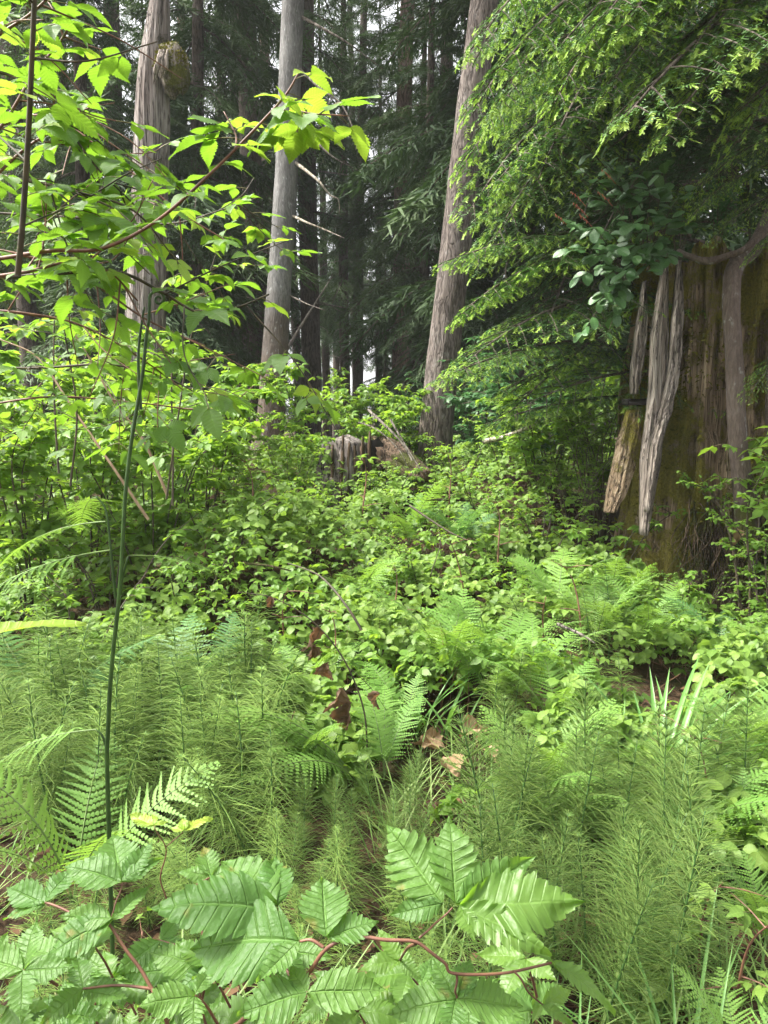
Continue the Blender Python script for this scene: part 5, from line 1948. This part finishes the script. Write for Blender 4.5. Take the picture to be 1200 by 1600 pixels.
withered_twig()
for k, (px, py, s, lab, m) in enumerate(((690, 1190, .14, 'pale brown fallen leaf lying on the soil, left of two', 'pale_dead'), (716, 1170, .13, 'pale brown fallen leaf propped on the soil, right of two', 'pale_dead'),
                                        (755, 1195, .10, 'small tan fallen leaf beside the pale fern', 'pale_dead'), (712, 1235, .12, 'grey fallen leaf lying flat below the pale ones', 'pale_dead'),
                                        (455, 1225, .08, 'large dark rusty leaf hanging left of the arching fern', 'dead_leaf'), (445, 1235, .10, 'dark withered leaf on the ground left of the fern', 'dead_leaf'),
                                        (675, 1300, .07, 'rusty fallen leaf behind the upright foreground leaf', 'dead_leaf'))):
    mb = MB()
    mb.addT(crumpled(k + 30, .8), basis((rng.normal(0, 1), rng.normal(.2, .6), .3), (.1, -.7, 1)), (0, 0, 0), s, rng.random())
    o = mb.obj('dead_leaf', [M[m]])
    o.location = G(px, py) + np.array([0, -.08, .10])
    tag(o, lab, 'dead leaf', 'fallen leaves on the soil')
for k, (px, py, lab) in enumerate(((1150, 845, 'curled pale dry leaf hooked on the stump roots, left of two'), (1180, 860, 'curled pale dry leaf hooked on the stump roots, right of two'))):
    mb = MB()
    mb.addT(crumpled(k + 60, .5), basis((rng.normal(0, .3), -.3, -1), (.4, -1, .2)), (0, 0, 0), .13, .5)
    o = mb.obj('dry_leaf', [M['pale_dead']])
    o.location = W(px, py - 20, 4.85)
    tag(o, lab, 'dead leaf', 'dry leaves on the stump roots')

# ------------------------------------------------------------------ grey stump, rotten log, sticks in the gap
def lump(mb, base_pts, r, sides=30, bump=.2, seed=0, mat=0):
    V, F, L = trunk_mesh(base_pts, r, sides, bump, (7, 1.6), 0, seed, 30)
    mb.add(V, F, L, mat)


def mid_stump():
    Y = 7.6
    c = W(540, 735, Y)
    base = np.array([c[0], Y, gzf(c[0], Y)])
    root = thing('old_stump', 'short grey rotting stump under shrubs in front of the white gap', 'stump', base)
    mb = MB()
    lump(mb, [(0, 0, -.2), (0, 0, .15), (.01, 0, .4), (.02, .02, .62)], [.33, .28, .25, .22], 40, .25, 4)
    mb.obj('stump_body', [M['char']], root)
    mb = MB()
    for k in range(9):
        a = rng.uniform(3.3, 6.1)
        x, y = .27 * math.cos(a), .27 * math.sin(a)
        branch(mb, [(x * 1.15, y * 1.15, .05), (x, y, .3), (x * .95, y * .95, rng.uniform(.6, .75))], .035, .012, 5, .01)
    mb.obj('splinters', [M['rot']], root)


mid_stump()


def rotten_log():
    Y = 7.7
    a, b = W(592, 705, Y), W(660, 735, Y - .5)
    base = (a + b) / 2
    root = thing('rotten_log', 'broken reddish rotten log lying between the grey stump and leaning fir', 'log', base)
    mb = MB()
    lump(mb, [a - base + (-.05, .3, .0), a - base, (a + b) / 2 - base, b - base + (.05, -.05, -.06)], [.12, .13, .12, .07], 34, .5, 8)
    mb.obj('log_body', [M['rot']], root)
    mb = MB()
    V = []
    cc = a - base + np.array([-.03, -.10, .02])
    for j in range(14):
        an = 2 * math.pi * j / 14
        V.append(cc + np.array([.10 * math.cos(an), -.085, .115 * math.sin(an)]) * (1 + .15 * math.sin(j * 2.7)))
    F = [[k, k + 1, 13 - k - 1, 13 - k] for k in range(6)]
    mb.add(V, F)
    mb.obj('hollow', [M['hole_shade']], root)  # flat near-black disc, shade of the hollow log end painted by colour


rotten_log()
for k, (path, r, m, lab) in enumerate((
        ([(575, 640, 7.6), (605, 668, 7.4), (630, 695, 7.3), (652, 735, 7.2)], .014, 'deadwood', 'thick weathered stick leaning over the rotten log'),
        ([(560, 660, 7.3), (590, 672, 7.2), (625, 705, 7.1), (640, 740, 7.1)], .007, 'deadwood', 'thin grey stick crossing the rotten log'),
        ([(610, 655, 7.2), (630, 690, 7.1), (660, 738, 7.0)], .01, 'deadwood', 'thin grey stick beside the rotten log'),
        ([(755, 690, 6.6), (790, 682, 6.5), (825, 668, 6.4), (845, 655, 6.4)], .024, 'deadpale', 'broken pale branch lying on the bramble bank'),
        ([(655, 782, 6.2), (680, 780, 6.1), (700, 782, 6.1)], .014, 'rot', 'short brown stick lying in the brambles below the leaning fir'),
        ([(380, 880, 4.3), (420, 884, 4.2), (455, 892, 4.2)], .008, 'rot', 'thin brown twig lying in the bramble hollow'),
        ([(565, 985, 3.2), (540, 945, 3.25), (500, 900, 3.4), (450, 880, 3.5)], .006, 'cane_dark', 'dark bowed twig above the withered leaves'),
        ([(640, 790, 5.4), (700, 830, 5.2), (745, 850, 5.1)], .008, 'cane_dark', 'dark bowed twig in the upper thicket'),
        ([(870, 975, 3.6), (905, 990, 3.55), (930, 1005, 3.5)], .009, 'deadwood', 'grey twig half buried in the middle ferns'),
        ([(820, 370, 6.0), (800, 395, 6.0), (790, 420, 6.0), (792, 440, 6.0)], .007, 'deadwood', 'short dead twig hanging among the hemlock sprays'))):
    P = catmull([W(*p) for p in path], 6)
    base = P[0].copy()
    mb = MB()
    V, F, L = trunk_mesh(P[::3] - base, [r, r * .8, r * .45], 9, .14, (5, 5), 0, k, 20)
    mb.add(V, F, L)
    o = mb.obj('stick', [M[m]])
    o.location = base
    tag(o, lab, 'stick', 'dead sticks and twigs')

# ------------------------------------------------------------------ salal on the stump
LM = [Tmesh(leaflet(1, .62, 7, 2, 3, 0, .008, f, d, 'oval', .25, .03, seed=s), 'leaf', [M['salal']]) for s, f, d in ((1, .15, .25), (2, .3, .15), (3, .05, .4))]


def salal(label, root_px, tips, flowers=(), n=100, size=(.07, .11)):
    base = W(*root_px)
    root = thing('salal_shrub', label, 'shrub', base, 0, 'salal bushes on the stump')
    mb = MB()
    ends = []
    for (x, y, Yy) in tips:
        e = W(x, y, Yy)
        P = catmull([base + rng.normal(0, .03, 3), (base + e) / 2 + np.array([0, -.05, .08]), e], 8)
        V, F, L = tube(P, [.004, .0016], 5)
        mb.add(V - base, F, L)
        ends.append(P)
    mb.obj('stems', [M['cane_dark']], root)
    for k in range(n):
        P = ends[k % len(ends)]
        q = max(1, len(P) - 1 - int(rng.integers(0, 10)))
        tn = nrm(P[q] - P[q - 1])
        sd = nrm(np.cross(tn, (0, 0, 1))) * (1 if (k // len(ends)) % 2 else -1)
        o = put('leaf', LM[k % 3], root, P[q] - base, None, rng.uniform(*size))
        quat_rot(o, tn * .6 + sd * .8 + rng.normal(0, .3, 3) + np.array([0, 0, -.1]), np.array([-.2, -.7, 1.0]) + rng.normal(0, .3, 3))
    for (x, y) in flowers:
        mb = MB()
        p = W(x, y, 4.86)
        V, F, L = tube(catmull([W(x + 22, y + 22, 4.9) - base, W(x + 10, y + 8, 4.87) - base, p - base], 5), [.002, .001], 4)
        mb.add(V, F, L)
        for q in np.linspace(0, 1, 7):
            c = W(x + 14 * q + rng.normal(0, 1), y + 12 * q, 4.86) - base
            V, F, L = tube([c + (0, 0, .005), c, c - (0, 0, .006), c - (0, 0, .011)], [.0008, .0022, .0024, .0008], 6)
            mb.add(V, F, L)
        mb.obj('flower_stalk', [M['flower']], root)


salal('salal bush with loose upright sprays, highest above the left rim of the stump', (1010, 400, 5.25),
      [(912, 225, 4.9), (935, 240, 4.95), (905, 265, 4.9), (960, 285, 5.0), (905, 300, 4.9), (1010, 280, 5.0), (1045, 255, 5.1), (1035, 300, 5.05), (985, 300, 4.95), (1075, 300, 5.2)], ((893, 300), (905, 335), (935, 300), (940, 265)), 80)
salal('salal bush with dense overlapping glossy leaves, hanging over the bleached slab tops', (1020, 420, 5.3),
      [(960, 340, 4.85), (990, 350, 4.85), (1010, 330, 4.9), (1050, 340, 5.0), (960, 390, 4.85), (990, 400, 4.85), (1020, 385, 4.9), (1045, 405, 5.0), (975, 430, 4.9), (1010, 425, 4.95), (1080, 350, 5.1)], (), 100)
salal('salal bush drooping down the left side of the stump, lowest of the salal', (985, 440, 5.4),
      [(885, 345, 4.9), (890, 390, 4.95), (930, 355, 4.85), (925, 400, 4.9), (900, 435, 5.0), (940, 440, 5.0), (930, 480, 5.1), (960, 470, 5.1), (910, 520, 5.2), (950, 520, 5.2)], ((868, 335), (897, 318)), 100)


def on_stump(kind, px, py, Y, s, label):
    p = W(px, py, Y)
    o = thing('shrub', label, 'shrub', p, rng.uniform(0, 6.28), 'shrubs growing on top of the stump', s)
    st, fo = SHR[kind][0]
    put('stems', st, o)
    put('foliage', fo, o)


on_stump('dark', 1120, 395, 5.6, .42, 'dark leafy shrub on the stump top behind the arched root')
on_stump('fine', 1180, 400, 5.5, .55, 'small leaved shrub on the stump top at the right edge')
on_stump('fine', 1060, 400, 5.45, .45, 'small leaved shrub on the stump top beside the salal')

# ------------------------------------------------------------------ thin air haze
def haze():
    m, nt, out = newmat('air_haze')
    pv = nt.nodes.new('ShaderNodeVolumePrincipled')
    pv.inputs['Color'].default_value = (.93, .97, 1.0, 1)
    pv.inputs['Density'].default_value = .0009
    nt.links.new(pv.outputs[0], out.inputs['Volume'])
    mb = MB()
    x, y0, y1, z0, z1 = 640, -320, 920, -3, 34
    V = [(-x, y0, z0), (x, y0, z0), (x, y1, z0), (-x, y1, z0), (-x, y0, z1), (x, y0, z1), (x, y1, z1), (-x, y1, z1)]
    mb.add(V, [(0, 3, 2, 1), (4, 5, 6, 7), (0, 1, 5, 4), (1, 2, 6, 5), (2, 3, 7, 6), (3, 0, 4, 7)])
    tag(mb.obj('haze', [m]), 'thin pale haze in the air between the trees', 'haze', kind='stuff')


haze()

# ------------------------------------------------------------------ render settings
sc.render.engine = 'CYCLES'
cy = sc.cycles
cy.max_bounces = 7
cy.diffuse_bounces = 4
cy.glossy_bounces = 2
cy.transmission_bounces = 4
cy.transparent_max_bounces = 4
cy.volume_bounces = 1
cy.caustics_reflective = False
cy.caustics_refractive = False
cy.sample_clamp_indirect = 6
cy.use_denoising = True
vs = sc.view_settings
vs.view_transform = 'Standard'
vs.look = 'None'
vs.exposure = 2.3
vs.gamma = 1.0
vs.use_curve_mapping = False
